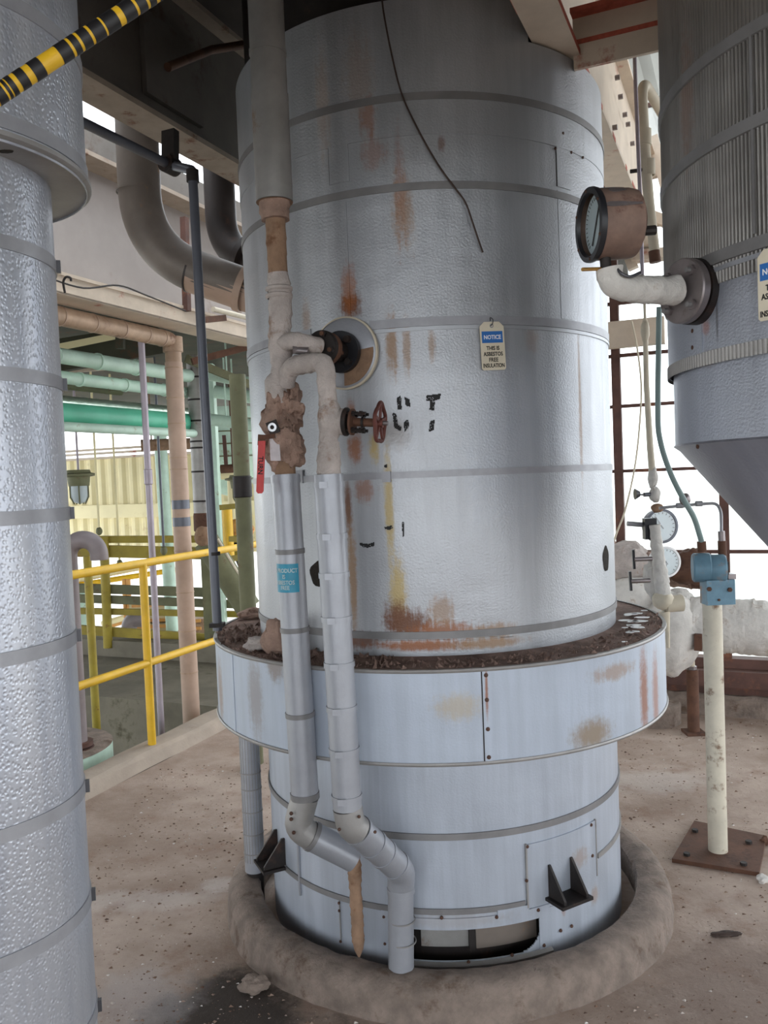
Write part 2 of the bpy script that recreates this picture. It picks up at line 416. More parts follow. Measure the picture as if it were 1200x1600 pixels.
def radial(th): return Vector((math.sin(th), -math.cos(th), 0))

# ================================================================== SETTING
CURB0 = Vector((-1.60, 4.05, 0))                       # foot of the kerb along the pit edge
def kerb(s, off=0, z=0): return CURB0 + AV * s - BV * off + ZV * z
W0 = gz(1150, 1121)                                    # foot of the window wall
WPL = W0 + AV * .12
def wall(px, py, off=0): return on_plane(px, py, WPL + AV * off, AV)

T = (.180, 3.125); TR = .652
# floor: slab bounded by the pit kerb on the left and the window wall at the back
far = W0 + AV * .5
sA = (far - CURB0).dot(AV)
fl = [kerb(-9), kerb(sA), kerb(sA) + BV * 8, kerb(-9) + BV * 10]
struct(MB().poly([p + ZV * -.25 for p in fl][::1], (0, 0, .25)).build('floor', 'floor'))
# lower ground all round the building
g = MB().add([(-90, -70, -1.6), (90, -70, -1.6), (90, 110, -1.6), (-90, 110, -1.6)], [(0, 1, 2, 3)]); o = g.build('floor_lower', 'ground'); struct(o)
# kerb along the pit
kb = MB()
prof = [(0, 0), (.02, .06), (.05, .075), (.17, .08), (.20, .06), (.21, -.25)]
pv = []; n = 40
for i in range(n + 1):
    s = -5 + (sA + 5) * i / n
    for (o_, z) in prof: pv.append(kerb(s, o_ + rnd.uniform(-.004, .004), z + rnd.uniform(-.004, .004)))
kb.add(pv, [(i * 6 + k, (i + 1) * 6 + k, (i + 1) * 6 + k + 1, i * 6 + k + 1) for i in range(n) for k in range(5)])
o = kb.build('trim_1', 'kerb_flat'); struct(o)
pitw = MB().bar(kerb(-9, .10, -.8), kerb(sA, .10, -.8), .18, 1.6); struct(pitw.build('wall_pit', 'slab'))

# ceiling deck above the tank, from the left girder line rightwards
GR = gz(865, 67, 2.86)                                  # centre of the right girder's lower flange
GL = gz(250, 205, 2.88)
def par(o, s, off=0, z=0): return o + AV * s + BV * off + ZV * z
sG = (at(985, 100, 3.45) - GR).dot(AV)
dk = [par(GL, 6.0, -.15), par(GL, 6.0, .95), par(GR, sG, -.05), par(GR, sG, 6), par(GR, -7, 6), par(GL, -7, -6), par(GL, -.2, -6), par(GL, -.2, -.15)]
for p in dk: p.z = 3.42
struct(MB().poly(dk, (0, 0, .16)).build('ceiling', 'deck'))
# unseen upper wall panels added behind and beside the viewer to cut sky light
for nm, pa, pb in (('sky_baffle_back', par(GR, -6.9, 6), par(GL, -6.9, -6)), ('sky_baffle_left', par(GL, -6.9, -5.9), par(GL, -.3, -5.9)), ('sky_baffle_right', par(GR, -6.9, 5.9), par(GR, sG + 2, 5.9))):
    h_ = 2.3 if nm == 'sky_baffle_left' else .64
    pa.z = pb.z = 3.42 - h_ / 2; struct(MB().bar(pa, pb, .08, h_).build(nm, 'girder'))
# unseen deep beam added overhead to shade the top of the tank
q = Vector((0, .80, 2.93)); struct(MB().bar(q - BV * 1.35, q + BV * 5.5, .16, .96).build('shade_beam', 'girder'))
# high roof over the bay by the window wall, ribbed sheet
rf = MB(); w_ = 9.0; nr = 90; base = par(GR, sG - .2, -1.5); vs = []
for i in range(nr + 1):
    for s in (0, 6.0):
        p = base + BV * (w_ * i / nr) + AV * s; p.z = 4.75 + (.05 if i % 2 else 0); vs.append(p)
rf.add(vs, [(2 * i, 2 * i + 1, 2 * i + 3, 2 * i + 2) for i in range(nr)]); struct(rf.build('ceiling_high', 'roof'))

# pale upper wall and edge beam along the pit side
MZ = .18
ML = gz(230, 492, 2.42 + MZ)
def mez(s, off=0, z=0): p = ML + AV * s - BV * off; p.z = z + MZ; return p
struct(MB().bar(mez(-6, .22, 2.87), mez(7, .22, 2.87), .06, .74).build('wall_upper_left', 'duct'))
eb = MB(); eb.bar(mez(-6, .06, 2.47), mez(7, .06, 2.47), .12, .10); eb.bar(mez(-6, .08, 2.525), mez(7, .08, 2.525), .18, .018); eb.bar(mez(-6, .10, 2.425), mez(7, .10, 2.425), .2, .012)
struct(eb.build('trim_2', 'cream'))
struct(MB().bar(mez(-6, .12, 3.25), mez(7, .12, 3.25), .2, .025).build('trim_3', 'girder_edge'))
struct(MB().bar(mez(-6, .4, 3.43), mez(7, .4, 3.43), .06, .38).build('wall_upper_recess', 'girder'))
# underside of the mezzanine beyond the edge beam
mz = [mez(-6, .3, 2.56), mez(9, .3, 2.56), mez(9, 8, 2.56), mez(-6, 8, 2.56)]
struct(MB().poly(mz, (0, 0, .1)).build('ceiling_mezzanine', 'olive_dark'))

# far siding wall, corrugated, open above and below
SD = at(200, 800, 12.5)
sv = []; ns = 260; ztop, zbot = 2.02, .60
for i in range(ns + 1):
    b = -7 + 13.0 * i / ns; q = i % 4; off = (0, 0, .035, .035)[q]
    for z in (zbot, ztop):
        p = SD + BV * b - AV * off; p.z = z; sv.append(p)
sd = MB().add(sv, [(2 * i, 2 * i + 2, 2 * i + 3, 2 * i + 1) for i in range(ns)])
struct(sd.build('wall_far', 'siding'))
def far(b, z, off=0): p = SD + BV * b - AV * off; p.z = z; return p
tb = MB(); tb.bar(far(-7, 1.22, .06), far(6, 1.22, .06), .1, .20); struct(tb.build('trim_4', 'siding'))
tb = MB()
for zz in (2.03, 2.1, 2.16): tb.bar(far(-7, zz, .05), far(6, zz, .05), .06, .035)
struct(tb.build('trim_5', 'cream'))

struct(MB().poly([kerb(-9, .2, -1.59), kerb(sA, .2, -1.59), kerb(sA, 5.2, -1.59), kerb(-9, 5.2, -1.59)], (0, 0, .02)).build('floor_pit', 'slab'))  # dark sheet over the pale ground, pit shade in its colour
# concrete slab and parapet down in the pit
SL = gz(210, 1093, -.11)
o = MB()
def sl(b, s, z): p = SL + BV * b + AV * s; p.z = z; return p
sb = MB().poly([sl(-5, 0, -1.6), sl(1.3, 0, -1.6), sl(1.3, 1.6, -1.6), sl(-5, 1.6, -1.6)], (0, 0, 1.49)); struct(sb.build('wall_bund', 'bund'))
struct(MB().bar(sl(-5, 1.38, -.03), sl(1.3, 1.38, -.03), .2, .16).build('wall_parapet', 'bund'))

# window wall on the right: frame, panes, sill and kerb
wz = lambda px, py: wall(px, py).z
def wb(px): return (wall(px, 735) - WPL).dot(BV)
def wp(b, z, off=0): p = WPL + BV * b + AV * off; p.z = z; return p
b0, b1 = wb(880), wb(1330)
zs = [wz(1000, 1032), wz(1000, 862), wz(1000, 735), wz(1000, 633), wz(1000, 553), wz(1000, 470), 3.1, 3.45, 3.85, 4.3]
bs = [b0, wb(967), wb(1130), wb(1290)]
fm = MB().bar(wp(b0, zs[0]), wp(b1, zs[0]), .10, .10); fm.bar(wp(b0, 4.4), wp(b1, 4.4), .1, .12)
wf = fm.build('window_1', 'frame'); struct(wf)
for b in bs: MB().bar(wp(b, zs[0]), wp(b, 4.4), .055, .05, AV).build('mullion', 'frame', wf)
for z in zs[1:]: MB().bar(wp(b0, z), wp(b1, z), .03, .022).build('glazing_bar', 'frame', wf)
zz = zs + [4.4]
for i in range(len(bs) - 1):
    for j in range(len(zz) - 1):
        MB().bar(wp(bs[i] + .028, (zz[j] + zz[j + 1]) / 2), wp(bs[i + 1] - .028, (zz[j] + zz[j + 1]) / 2), .004, zz[j + 1] - zz[j] - .03).build('pane', 'pane', wf)
struct(MB().bar(wp(b0, zs[0] - .13), wp(b1, zs[0] - .13), .16, .12).build('trim_6', 'frame'))
struct(MB().bar(wp(b0, .24, -.05), wp(b1, .24, -.05), .2, .10).build('trim_7', 'frame'))
kw = MB(); n = 30
pv = []
for i in range(n + 1):
    b = b0 + (b1 - b0) * i / n
    for (off, z) in ((-.12, -.01), (-.12, .10), (-.10, .13), (.12, .14), (.12, 0)): pv.append(wp(b, z + rnd.uniform(-.008, .008), off + rnd.uniform(-.006, .006)))
kw.add(pv, [(i * 5 + k, i * 5 + k + 1, (i + 1) * 5 + k + 1, (i + 1) * 5 + k) for i in range(n) for k in range(4)])
struct(kw.build('trim_8', 'concrete'))
struct(MB().bar(wp(b0, .16), wp(b1, .16), .1, .24).build('wall_right', 'frame'))
# cream girt across the window
gi = wall(995, 520, -.1); gb = (gi - WPL).dot(BV)
struct(MB().bar(wp(b0, gi.z, -.09), wp(wb(1046), gi.z, -.09), .08, .165).build('trim_9', 'cream'))

# ================================================================== MAIN TANK
U_ = lambda th: th * TR
def ts(px, py, hu, hv, col, k, rg, r=TR):
    th, z = on_cyl(px, py, T, r); return (th * TR, z, hu, hv, col, k, rg)
OR = C(142, 80, 26); BR = C(100, 56, 24); YE = C(176, 152, 86); TN = C(146, 112, 76)
stains = [ts(548, 478, .045, .05, BR, .95, 1.2), ts(545, 455, .03, .10, OR, .7, 1.2), ts(480, 500, .02, .08, TN, .5, 1.2),
          ts(612, 540, .022, .12, TN, .8, 1.3), ts(636, 545, .016, .1, TN, .6, 1.3), ts(675, 540, .014, .06, TN, .55, 1.3),
          ts(550, 645, .018, .05, OR, .7, 1.0), ts(555, 700, .03, .06, OR, .8, 1.2), ts(585, 700, .02, .06, YE, .8, 1.2),
          ts(545, 790, .016, .11, BR, .9, .8), ts(570, 765, .04, .05, OR, .6, 1.3), ts(553, 900, .02, .22, TN, .8, 1.2),
          ts(608, 800, .018, .22, YE, .75, 1.0), ts(622, 930, .035, .14, YE, .8, 1.2), ts(640, 975, .09, .055, BR, .95, 1.4),
          ts(620, 965, .05, .07, BR, .9, 1.3), ts(690, 985, .12, .035, OR, .85, 1.5), ts(770, 985, .10, .03, TN, .7, 1.5), ts(560, 1000, .10, .035, BR, .85, 1.4),
          ts(660, 1008, .18, .022, OR, .9, 1.2), ts(760, 1004, .16, .02, TN, .8, 1.0), ts(690, 955, .05, .06, TN, .6, 1.3),
          ts(905, 640, .012, .28, TN, .55, 1.0), ts(830, 530, .03, .05, TN, .3, 1.4), ts(575, 185, .03, .07, OR, .55, 1.5), ts(585, 240, .05, .06, OR, .4, 1.5),
          ts(630, 330, .04, .14, TN, .6, 1.5), ts(625, 290, .02, .2, OR, .4, 1.4), ts(505, 160, .03, .2, TN, .4, 1.4), ts(560, 120, .06, .16, TN, .35, 1.4), ts(690, 225, .014, .03, BR, .6, 1.2),
          ts(620, 680, .05, .06, C(150, 140, 132), .35, 1.2), ts(800, 700, .2, .3, C(150, 158, 172), .25, 1.5)]
M['tank'] = cladding('tank_cladding', C(172, 174, 178), stains)
low_st = [ts(905, 1340, .05, .04, TN, .45, 1.4), ts(930, 1400, .03, .04, TN, .5, 1.4), ts(880, 1420, .012, .03, OR, .5, 1.2), ts(700, 1440, .25, .03, C(150, 140, 132), .4, 1.2)]
M['tank_low'] = cladding('tank_base_cladding', C(174, 180, 190), low_st, metal=.4, rough=.48, stucco=.1)
def rs_(px, py, hu, hv, col, k, rg):
    th, z = on_cyl(px, py, T, .82); return (th * .82, z, hu, hv, col, k, rg)
M['collar'] = cladding('collar_cladding', C(174, 182, 194), [rs_(1006, 1085, .035, .2, C(140, 84, 50), .85, .9), rs_(1024, 1085, .04, .18, C(150, 92, 60), .7, .9),
    rs_(925, 1148, .10, .06, C(136, 116, 90), .85, .9), rs_(715, 1105, .08, .05, C(176, 158, 124), .55, 1.2), rs_(960, 1050, .12, .03, TN, .6, 1.4),
    rs_(760, 1080, .006, .1, OR, .8, .7), rs_(345, 1080, .05, .14, TN, .6, 1.2), rs_(400, 1090, .05, .16, C(140, 130, 124), .6, 1.3), rs_(430, 1040, .05, .06, C(130, 112, 96), .7, 1.3)], metal=.35, rough=.5, stucco=.08, blotch=.06, streak=.08)

tank = thing('insulated_tank', (T[0], T[1], 0), 'tall round tank in stained aluminium cladding standing inside the round concrete kerb', 'tank')
ledge_l = GR - BV * .055
def keep_notch(t, z):
    p = cyl(T, t, TR, 0); d = (p - Vector((GR.x, GR.y, 0))).dot(BV)
    return not (z > 2.852 and d > -.064 and p.y < T[1] + .45)
zl = [1.0, 1.092, 1.574, 2.022, 2.415, 2.566, 2.672]
for i in range(len(zl) - 1):
    MB().patch(T, -math.pi, math.pi, zl[i], zl[i + 1], TR + (.0015 if i % 2 else 0), .004, 120, 1).build('jacket_sheet', 'tank', tank, True)
MB().patch(T, -math.pi, math.pi, 2.672, 3.415, TR, .004, 360, 74, lambda t, z: keep_notch(t, z) and not (z > 2.955 and t < -.105)).build('jacket_sheet', 'tank', tank, True)
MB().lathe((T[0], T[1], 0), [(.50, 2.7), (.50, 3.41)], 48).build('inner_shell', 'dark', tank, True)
MB().lathe((T[0], T[1], 0), [(.635, 2.95), (.62, 2.96), (.62, 3.41)], 40, a0=math.pi + .1 - .9, a1=2 * math.pi - .12).build('bare_shell', 'dark', tank, True)
# overlapping strip with its riveted end, upper right
t1, _ = on_cyl(911, 240, T, TR)
MB().patch(T, -1.7, t1, 2.562, 2.668, TR + .004, .003, 60, 1).build('lap_strip', 'tank', tank, True)
for px, py in ((880, 208), (911, 246), (868, 232), (893, 238)):
    th, z = on_cyl(px, py, T, TR + .007); screw(cyl(T, th, TR + .006, z), radial(th), tank, .005)
# seams between sheets
for px, ya, yb in ((869, 230, 292), (875, 300, 498), (520, 320, 500), (517, 215, 290)):
    th, z0 = on_cyl(px, yb, T, TR); _, z1 = on_cyl(px, ya, T, TR)
    MB().patch(T, th, th + .10, z0, z1, TR + .004, .0025, 6, 1).build('sheet_lap', 'tank', tank, True)
    MB().patch(T, th - .004, th, z0, z1, TR + .003, .0012, 1, 1).build('seam', 'dark', tank)
def ring(z, h, m='band', R=TR + .004, a=None, par_=tank, c=T):
    prof = [(R, z - h / 2), (R + .005, z - h / 2), (R + .005, z + h / 2), (R, z + h / 2)]
    return (MB().lathe((c[0], c[1], 0), prof, 120) if a is None else MB().patch(c, a[0], a[1], z - h / 2, z + h / 2, R, .005, 50, 1)).build('band', m, par_, True)
ring(2.672, .022, 'band_dark'); ring(2.415, .022, 'band_dark'); ring(1.574, .020); ring(1.092, .022, 'band_dark')
ring(2.022, .026, 'band', a=(-.31, 2 * math.pi - .62))
ring(2.002, .010, 'tank', R=TR + .003)
th, z = on_cyl(605, 745, T, TR)
MB().patch(T, th - .02, th + .02, z - .016, z + .016, TR + .008, .006, 3, 1).build('band_buckle', 'band', tank)
th, z = on_cyl(470, 745, T, TR); MB().patch(T, th - .03, th + .03, z - .02, z + .02, TR + .008, .004, 3, 1).build('band_buckle', 'band', tank)
# lifted foot strip over the collar
MB().patch(T, -.35, .24, 1.035, 1.078, TR + .005, .004, 20, 1).build('foot_strip', 'tank', tank, True)
MB().patch(T, .03, .30, 1.045, 1.074, TR + .010, .003, 12, 1).build('foot_strip', 'tank', tank, True)

# collar
MB().patch(T, -math.pi, math.pi, .757, 1.02, .816, .004, 140, 1).build('collar_side', 'collar', tank, True)
for zc in (1.021, .756): MB().lathe((T[0], T[1], 0), [(.812, zc - .005), (.824, zc - .005), (.826, zc), (.824, zc + .005), (.812, zc + .005)], 140).build('collar_lip', 'alu_dull', tank, True)
MB().lathe((T[0], T[1], 0), [(.64, 1.03), (.70, 1.026), (.815, 1.022)], 120).build('collar_top', 'dirt', tank, True)
MB().lathe((T[0], T[1], 0), [(.815, .757), (.64, .757)], 120).build('collar_underside', 'alu_dull', tank, True)
MB().patch(T, .093, .12, .757, 1.02, .820, .0025, 3, 1).build('collar_seam', 'collar', tank)
MB().patch(T, .089, .093, .757, 1.02, .820, .001, 1, 1).build('seam', 'dark', tank)
for z in (.772, .852, .935, 1.005): screw(cyl(T, .106, .8225, z), radial(.106), tank, .0065)
MB().patch(T, -1.02, -1.0, .757, 1.02, .820, .002, 2, 1).build('collar_seam', 'collar', tank)

# base below the collar, with the recessed opening low at the front
def keep_base(t, z):
    if -.26 < t < .405 and .088 < z < .186:
        e = max(0, t - .28) / .125; return z < .088 + .07 * (1 - math.sqrt(max(0, 1 - e * e)))
    return True
MB().patch(T, -.36, .56, 0.0, .76, TR - .008, .004, 184, 190, keep_base).build('base_sheet', 'tank_low', tank, True)
MB().patch(T, .56, 2 * math.pi - .36, 0.0, .76, TR - .008, .004, 150, 2).build('base_sheet', 'tank_low', tank, True)
ring(.474, .020, 'band_dark', R=TR - .003)
ring(.243, .018, 'band_dark', R=TR - .003, a=(-2.2, .322)); ring(.300, .016, 'alu_dull', R=TR - .003, a=(.82, 2.2))
MB().patch(T, -.26, .455, .189, .222, TR - .004, .005, 24, 1).build('retaining_strip', 'tank_low', tank, True)
MB().patch(T, .18, .34, .222, .238, TR - .004, .007, 6, 1).build('retaining_strip', 'tank_low', tank, True)
for px, py in ((690, 1434), (776, 1433), (841, 1422)):
    th, z = on_cyl(px, py, T, TR + .001); screw(cyl(T, th, TR + .001, z), radial(th), tank, .006)
MB().patch(T, .395, .49, .085, .21, TR - .004, .003, 5, 1).build('corner_patch', 'tank_low', tank, True)
for px, py in ((850, 1477), (876, 1454), (893, 1447), (800, 1492), (732, 1503), (680, 1508)):
    th, z = on_cyl(px, py, T, TR - .001); screw(cyl(T, th, TR - .001, z), radial(th), tank, .006)
MB().lathe((T[0], T[1], 0), [(TR - .004, .062), (TR + .008, .068), (TR + .010, .078), (TR - .002, .086)], 90, a0=-.3, a1=.46).build('rim_roll', 'alu_dull', tank, True)
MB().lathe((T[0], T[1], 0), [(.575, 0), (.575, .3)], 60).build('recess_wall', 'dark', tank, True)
MB().patch(T, -.20, .05, .10, .19, .585, .006, 8, 1).build('recess_plate', 'alu_dull', tank, True)
MB().patch(T, .09, .44, .09, .20, .585, .006, 8, 1).build('recess_plate', 'pipe_grey', tank, True)
MB().patch(T, .052, .085, .09, .20, .59, .012, 2, 1).build('recess_post', 'dark', tank, True)
# raised access panel
MB().patch(T, .336, .80, .235, .425, TR - .004, .006, 14, 2).build('access_panel', 'tank_low', tank, True)
MB().patch(T, .330, .338, .228, .428, TR - .003, .007, 1, 1).build('panel_edge', 'alu_dull', tank); MB().patch(T, .796, .803, .24, .428, TR - .003, .007, 1, 1).build('panel_edge', 'alu_dull', tank)
for px, py in ((824, 1323), (823, 1376), (924, 1289), (926, 1337)):
    th, z = on_cyl(px, py, T, TR + .003); screw(cyl(T, th, TR + .002, z), radial(th), tank, .006)
# vertical laps with screws on the left of the base
th, z0 = on_cyl(532, 1470, T, TR); _, z1 = on_cyl(532, 1405, T, TR)
MB().patch(T, th, th + .004, z0, .25, TR - .003, .004, 1, 1).build('sheet_lap', 'alu_dull', tank)
for k in (.10, .20, .225): screw(cyl(T, th + .002, TR + .001, k), radial(th), tank, .005)
th, z0 = on_cyl(602, 1480, T, TR); MB().patch(T, th - .012, th + .03, z0, .235, TR - .003, .005, 3, 1).build('sheet_lap', 'tank_low', tank)
for k in (.13, .215): screw(cyl(T, th + .0, TR + .002, k), radial(th), tank, .005)
th, _ = on_cyl(467, 1350, T, TR); _, z1 = on_cyl(467, 1310, T, TR); _, z0 = on_cyl(468, 1398, T, TR)
MB().patch(T, th - .006, th + .006, z0, z1, TR - .003, .006, 1, 1).build('sheet_lap', 'alu', tank)
# bracket lugs
def lug(th, z, w=.125, dpt=.085, h=.105):
    r = radial(th); tn = Vector((math.cos(th), math.sin(th), 0)); b = cyl(T, th, TR - .006, z)
    root = MB().box(b + r * (dpt / 2), (w, dpt, .010), (tn, r, ZV)).build('support_lug', 'rusty', tank)
    root.data.materials[0] = M['dark']
    for s in (-1, 1):
        q = b + tn * (s * w * .36) - tn * .004
        MB().poly([q + ZV * .005, q + r * dpt * .92 + ZV * .005, q + r * dpt * .92 + ZV * .015, q + r * .012 + ZV * h, q + ZV * h], tn * .008).build('gusset', 'dark', root)
thl, zl_ = on_cyl(893, 1392, T, TR + .05)
lug(thl, .242); lug(-1.13, .245, .115, .085, .10)
# round inspection holes through the cladding
for px, py, hw, hh in ((946, 873, .032, .043), (502, 897, .046, .042)):
    th, z = on_cyl(px, py, T, TR + .004)
    hm = MB(); vs = [cyl(T, th, TR + .0062, z)]
    for q in (1, 2, 3, 4):
        for k in range(24):
            a = 2 * math.pi * k / 24; e = (1 + .06 * math.sin(5 * a)) * q / 4; vs.append(cyl(T, th + hw * math.cos(a) * e / TR, TR + .0062 + (.001 if q == 3 else 0), z + hh * math.sin(a) * e))
    hm.add(vs, [(0, 1 + k, 1 + (k + 1) % 24) for k in range(24)] + [(1 + q * 24 + k, 25 + q * 24 + k, 25 + q * 24 + (k + 1) % 24, 1 + q * 24 + (k + 1) % 24) for q in range(3) for k in range(24)])
    hm.build('cladding_hole', 'hollow', tank, True)
# nozzle with shield plate and bolted flanges
tn_, zn = on_cyl(543, 553, T, TR); rn = radial(tn_); pn = cyl(T, tn_, TR, zn)
MB().lathe(pn, [(.05, .004), (.098, .004), (.105, .012), (.105, .018), (.098, .022), (.052, .024)], 48, rn).build('shield_plate', 'alu', tank, True)
MB().lathe(pn, [(.104, .010), (.109, .010), (.109, .020), (.104, .022)], 48, rn).build('shield_rim', 'cream_pipe', tank, True)
u_ = rn.cross(ZV).normalized()
vs = [pn + rn * .0245 + (u_ * math.cos(a) + ZV * math.sin(a)) * r_ for r_, rg in ((.057, range(0, 13)), (.098, range(12, -1, -1))) for a in [math.radians(175 + k * 8) for k in rg]]
fx = MB().poly(vs, rn * .0012).build('rust_stain_sector', 'tail', tank)
MB().lathe(pn, [(.052, .0), (.052, .02), (.030, .022), (.030, .12)], 32, rn).build('nozzle_neck', 'dark', tank, True)
MB().lathe(pn, [(.031, .035), (.062, .035), (.062, .055), (.031, .055)], 32, rn).build('nozzle_flange', 'black_paint', tank, True)
for k in range(4):
    a = math.radians(45 + 90 * k); hexnut(MB(), pn + rn * .055 + (u_ * math.cos(a) + ZV * math.sin(a)) * .046, rn, .011, .016).build('flange_bolt', 'dark', tank)
MB().lathe(pn, [(.0005, .120), (.045, .120), (.047, .124), (.047, .142), (.045, .146), (.0005, .146)], 36, rn).build('nozzle_flange', 'rusty', tank, True)
MB().lathe(pn, [(.0005, .148), (.047, .148), (.048, .152), (.048, .166), (.046, .170), (.0005, .170)], 36, rn).build('nozzle_flange', 'dark', tank, True)
for k in range(4):
    a = math.radians(20 + 90 * k); q = pn + (u_ * math.cos(a) + ZV * math.sin(a)) * .037
    MB().tube([q + rn * .105, q + rn * .185], .0065, 8).build('stud', 'rusty', tank); hexnut(MB(), q + rn * .170, rn, .0105, .010).build('stud_nut', 'dark', tank)
# worn black stencil marks
def mark(pts, seed):
    r = random.Random(seed); mb = MB()
    x0, x1 = min(p[0] for p in pts), max(p[0] for p in pts); y0, y1 = min(p[1] for p in pts), max(p[1] for p in pts)
    def inside(x, y):
        c = False; n = len(pts)
        for i in range(n):
            (xa, ya), (xb, yb) = pts[i], pts[i - 1]
            if (ya > y) != (yb > y) and x < (xb - xa) * (y - ya) / (yb - ya) + xa: c = not c
        return c
    st = 1.15; y = y0
    while y < y1:
        x = x0
        while x < x1:
            if inside(x + st / 2, y + st / 2) and r.random() < .95:
                q = [on_cyl(a, b, T, TR + .006) for a, b in ((x, y), (x, y + st), (x + st, y + st), (x + st, y))]
                mb.add([cyl(T, t, TR + .0062, z) for t, z in q], [(0, 1, 2, 3)])
            x += st
        y += st
    return mb.build('stencil_mark', 'ink', tank)
for i, p in enumerate([[(620, 622), (626, 618), (628, 640), (621, 640)], [(632, 620), (640, 624), (642, 636), (634, 634)], [(613, 645), (619, 646), (622, 664), (628, 667), (626, 674), (616, 668)],
                       [(631, 660), (637, 655), (640, 664), (632, 676)], [(666, 618), (689, 615), (688, 623), (680, 626), (678, 642), (671, 640), (672, 627), (666, 627)], [(672, 658), (679, 656), (678, 672), (670, 675)],
                       [(600, 727), (605, 725), (604, 731), (601, 731)], [(600, 824), (612, 821), (614, 825), (609, 828), (602, 827)], [(628, 816), (632, 815), (631, 838), (629, 840)],
                       [(562, 848), (575, 850), (585, 847), (585, 853), (574, 856), (563, 854)]]): mark(p, i)

# dirt heaped on the collar (uncountable) and a scrap of old insulation lying in it
db = MB()
for k in range(900):
    left = rnd.random() < .6
    t = rnd.uniform(-1.6, -.25) if left else rnd.uniform(-.3, 1.5)
    r = rnd.uniform(.665, .812) if left else rnd.uniform(.70, .812); s = rnd.uniform(.003, .012) * (1.5 if left and rnd.random() < .3 else 1)
    c = cyl(T, t, r, 1.028 + s * .2); pts = [c + Vector((rnd.uniform(-s, s), rnd.uniform(-s, s), z * s)) for z in (-.3, -.3, -.3, .8)]
    db.add(pts, [(0, 1, 2), (0, 3, 1), (1, 3, 2), (2, 3, 0)])
tag(db.build('collar_debris', 'dirt'), 'brown crumbled dirt lying on top of the tank collar', 'debris', kind='stuff')
sp = MB()
for k in range(26):
    px, py = 985 + rnd.uniform(-12, 22), 955 + rnd.uniform(-4, 75)
    c = gz(px, py, 1.034)
    if not (.67 < (c - Vector((T[0], T[1], 1.034))).length < .80): continue
    a = rnd.uniform(.006, .02); vs = [c + Vector((a * 1.3 * math.cos(i * .785) * rnd.uniform(.7, 1.2), a * math.sin(i * .785) * rnd.uniform(.7, 1.2), 0)) for i in range(8)]
    sp.poly(vs, (0, 0, .0015))
tag(sp.build('paint_flakes', 'white'), 'scatter of white droppings and flakes on the right of the dirty tank collar', 'debris', kind='stuff')
for k, (px, py, rd, m, lab) in enumerate(((402, 1012, (.05, .03, .026), 'cloth', 'pale scrap of torn lagging in the dirt on the collar, left of the pipes'),
                                         (478, 1008, (.05, .035, .06), 'cloth_brown', 'brown wad of old lagging on the collar between the two clad pipes'),
                                         (398, 962, (.06, .04, .022), 'cloth_brown', 'flat brown lump of lagging at the back left of the collar'))):
    c = gz(px, py, 1.035); d = Vector((c.x - T[0], c.y - T[1], 0)); d.normalize(); c = Vector((T[0], T[1], 0)) + d * .745; c.z = 1.026 + rd[2] * .8
    tag(MB().blob(c, rd, 18, 10, .4, k + 3).build('lagging_scrap', m, None, True), lab, 'debris')

# kerb round the foot of the tank
prof = [(.70, 0), (.70, .085), (.708, .1), (.74, .107), (.775, .104), (.80, .09), (.815, .066), (.822, .03), (.828, 0)]
kc = MB(); vs = []; n = 120
for i in range(n):
    a = 2 * math.pi * i / n
    for j, (r, z) in enumerate(prof): vs.append(cyl(T, a, r + .006 * math.sin(a * 7 + j) * .5 + rnd.uniform(-.0025, .0025), max(0, z + (rnd.uniform(-.003, .003) if 0 < j < 8 else 0))))
K = len(prof); kc.add(vs, [(i * K + j, ((i + 1) % n) * K + j, ((i + 1) % n) * K + j + 1, i * K + j + 1) for i in range(n) for j in range(K - 1)])
tag(kc.build('round_kerb', 'concrete', None, True), 'low round-topped concrete ring kerb surrounding the foot of the big tank', 'kerb')

# ------------------------------------------------------------------ notice tags
def notice_tag(org, nrm, lab, roll=0.0, w=.076, h=.142):
    """hanging safety tag; org = middle of its top edge, nrm = facing direction"""
    nrm = Vector(nrm).normalized(); x = ZV.cross(nrm).normalized()
    x = (x * math.cos(roll) + ZV * math.sin(roll)); y = nrm.cross(x)
    P = lambda a, b, c=0: Vector(org) + x * a + y * b + nrm * c
    t = thing('notice_tag', P(0, 0), lab, 'sign')
    ch = .014
    MB().poly([P(-w / 2, -ch), P(-w / 2, -h + .005), P(-w / 2 + .005, -h), P(w / 2 - .005, -h), P(w / 2, -h + .005), P(w / 2, -ch), P(w / 2 - ch, 0), P(-w / 2 + ch, 0)], nrm * .0012).build('card', 'tag', t)
    MB().poly([P(-w * .43, -.062, .0014), P(w * .43, -.062, .0014), P(w * .43, -.028, .0014), P(-w * .43, -.028, .0014)], nrm * .0004).build('blue_header', 'blue', t)
    text_on(t, 'NOTICE', .017, P(0, -.051, .0022), x, y, 'white', width=w * .70)
    for s, b, ww in (('THIS IS', -.083, .54), ('ASBESTOS', -.100, .80), ('FREE', -.117, .38), ('INSULATION', -.134, .88)):
        text_on(t, s, .0165, P(0, b, .0016), x, y, 'ink', width=w * ww)
    MB().lathe(P(0, -.012, .001), [(.0035, 0), (.006, 0), (.006, .0015), (.0035, .0015)], 16, nrm).build('eyelet', 'band', t, True)
    MB().tube(spline([P(-.004, -.012, .004), P(.0, -.008, .009), P(.003, .004, .008), P(-.002, .012, .001), P(0, .004, -.004)], 5), .0014, 6).build('tie_wire', 'clip', t, True)
    return t
th, z = on_cyl(767, 503, T, TR + .012)
notice_tag(cyl(T, th, TR + .014, z), radial(th), 'cream NOTICE tag with blue header hanging from a band on the big tank', .03)

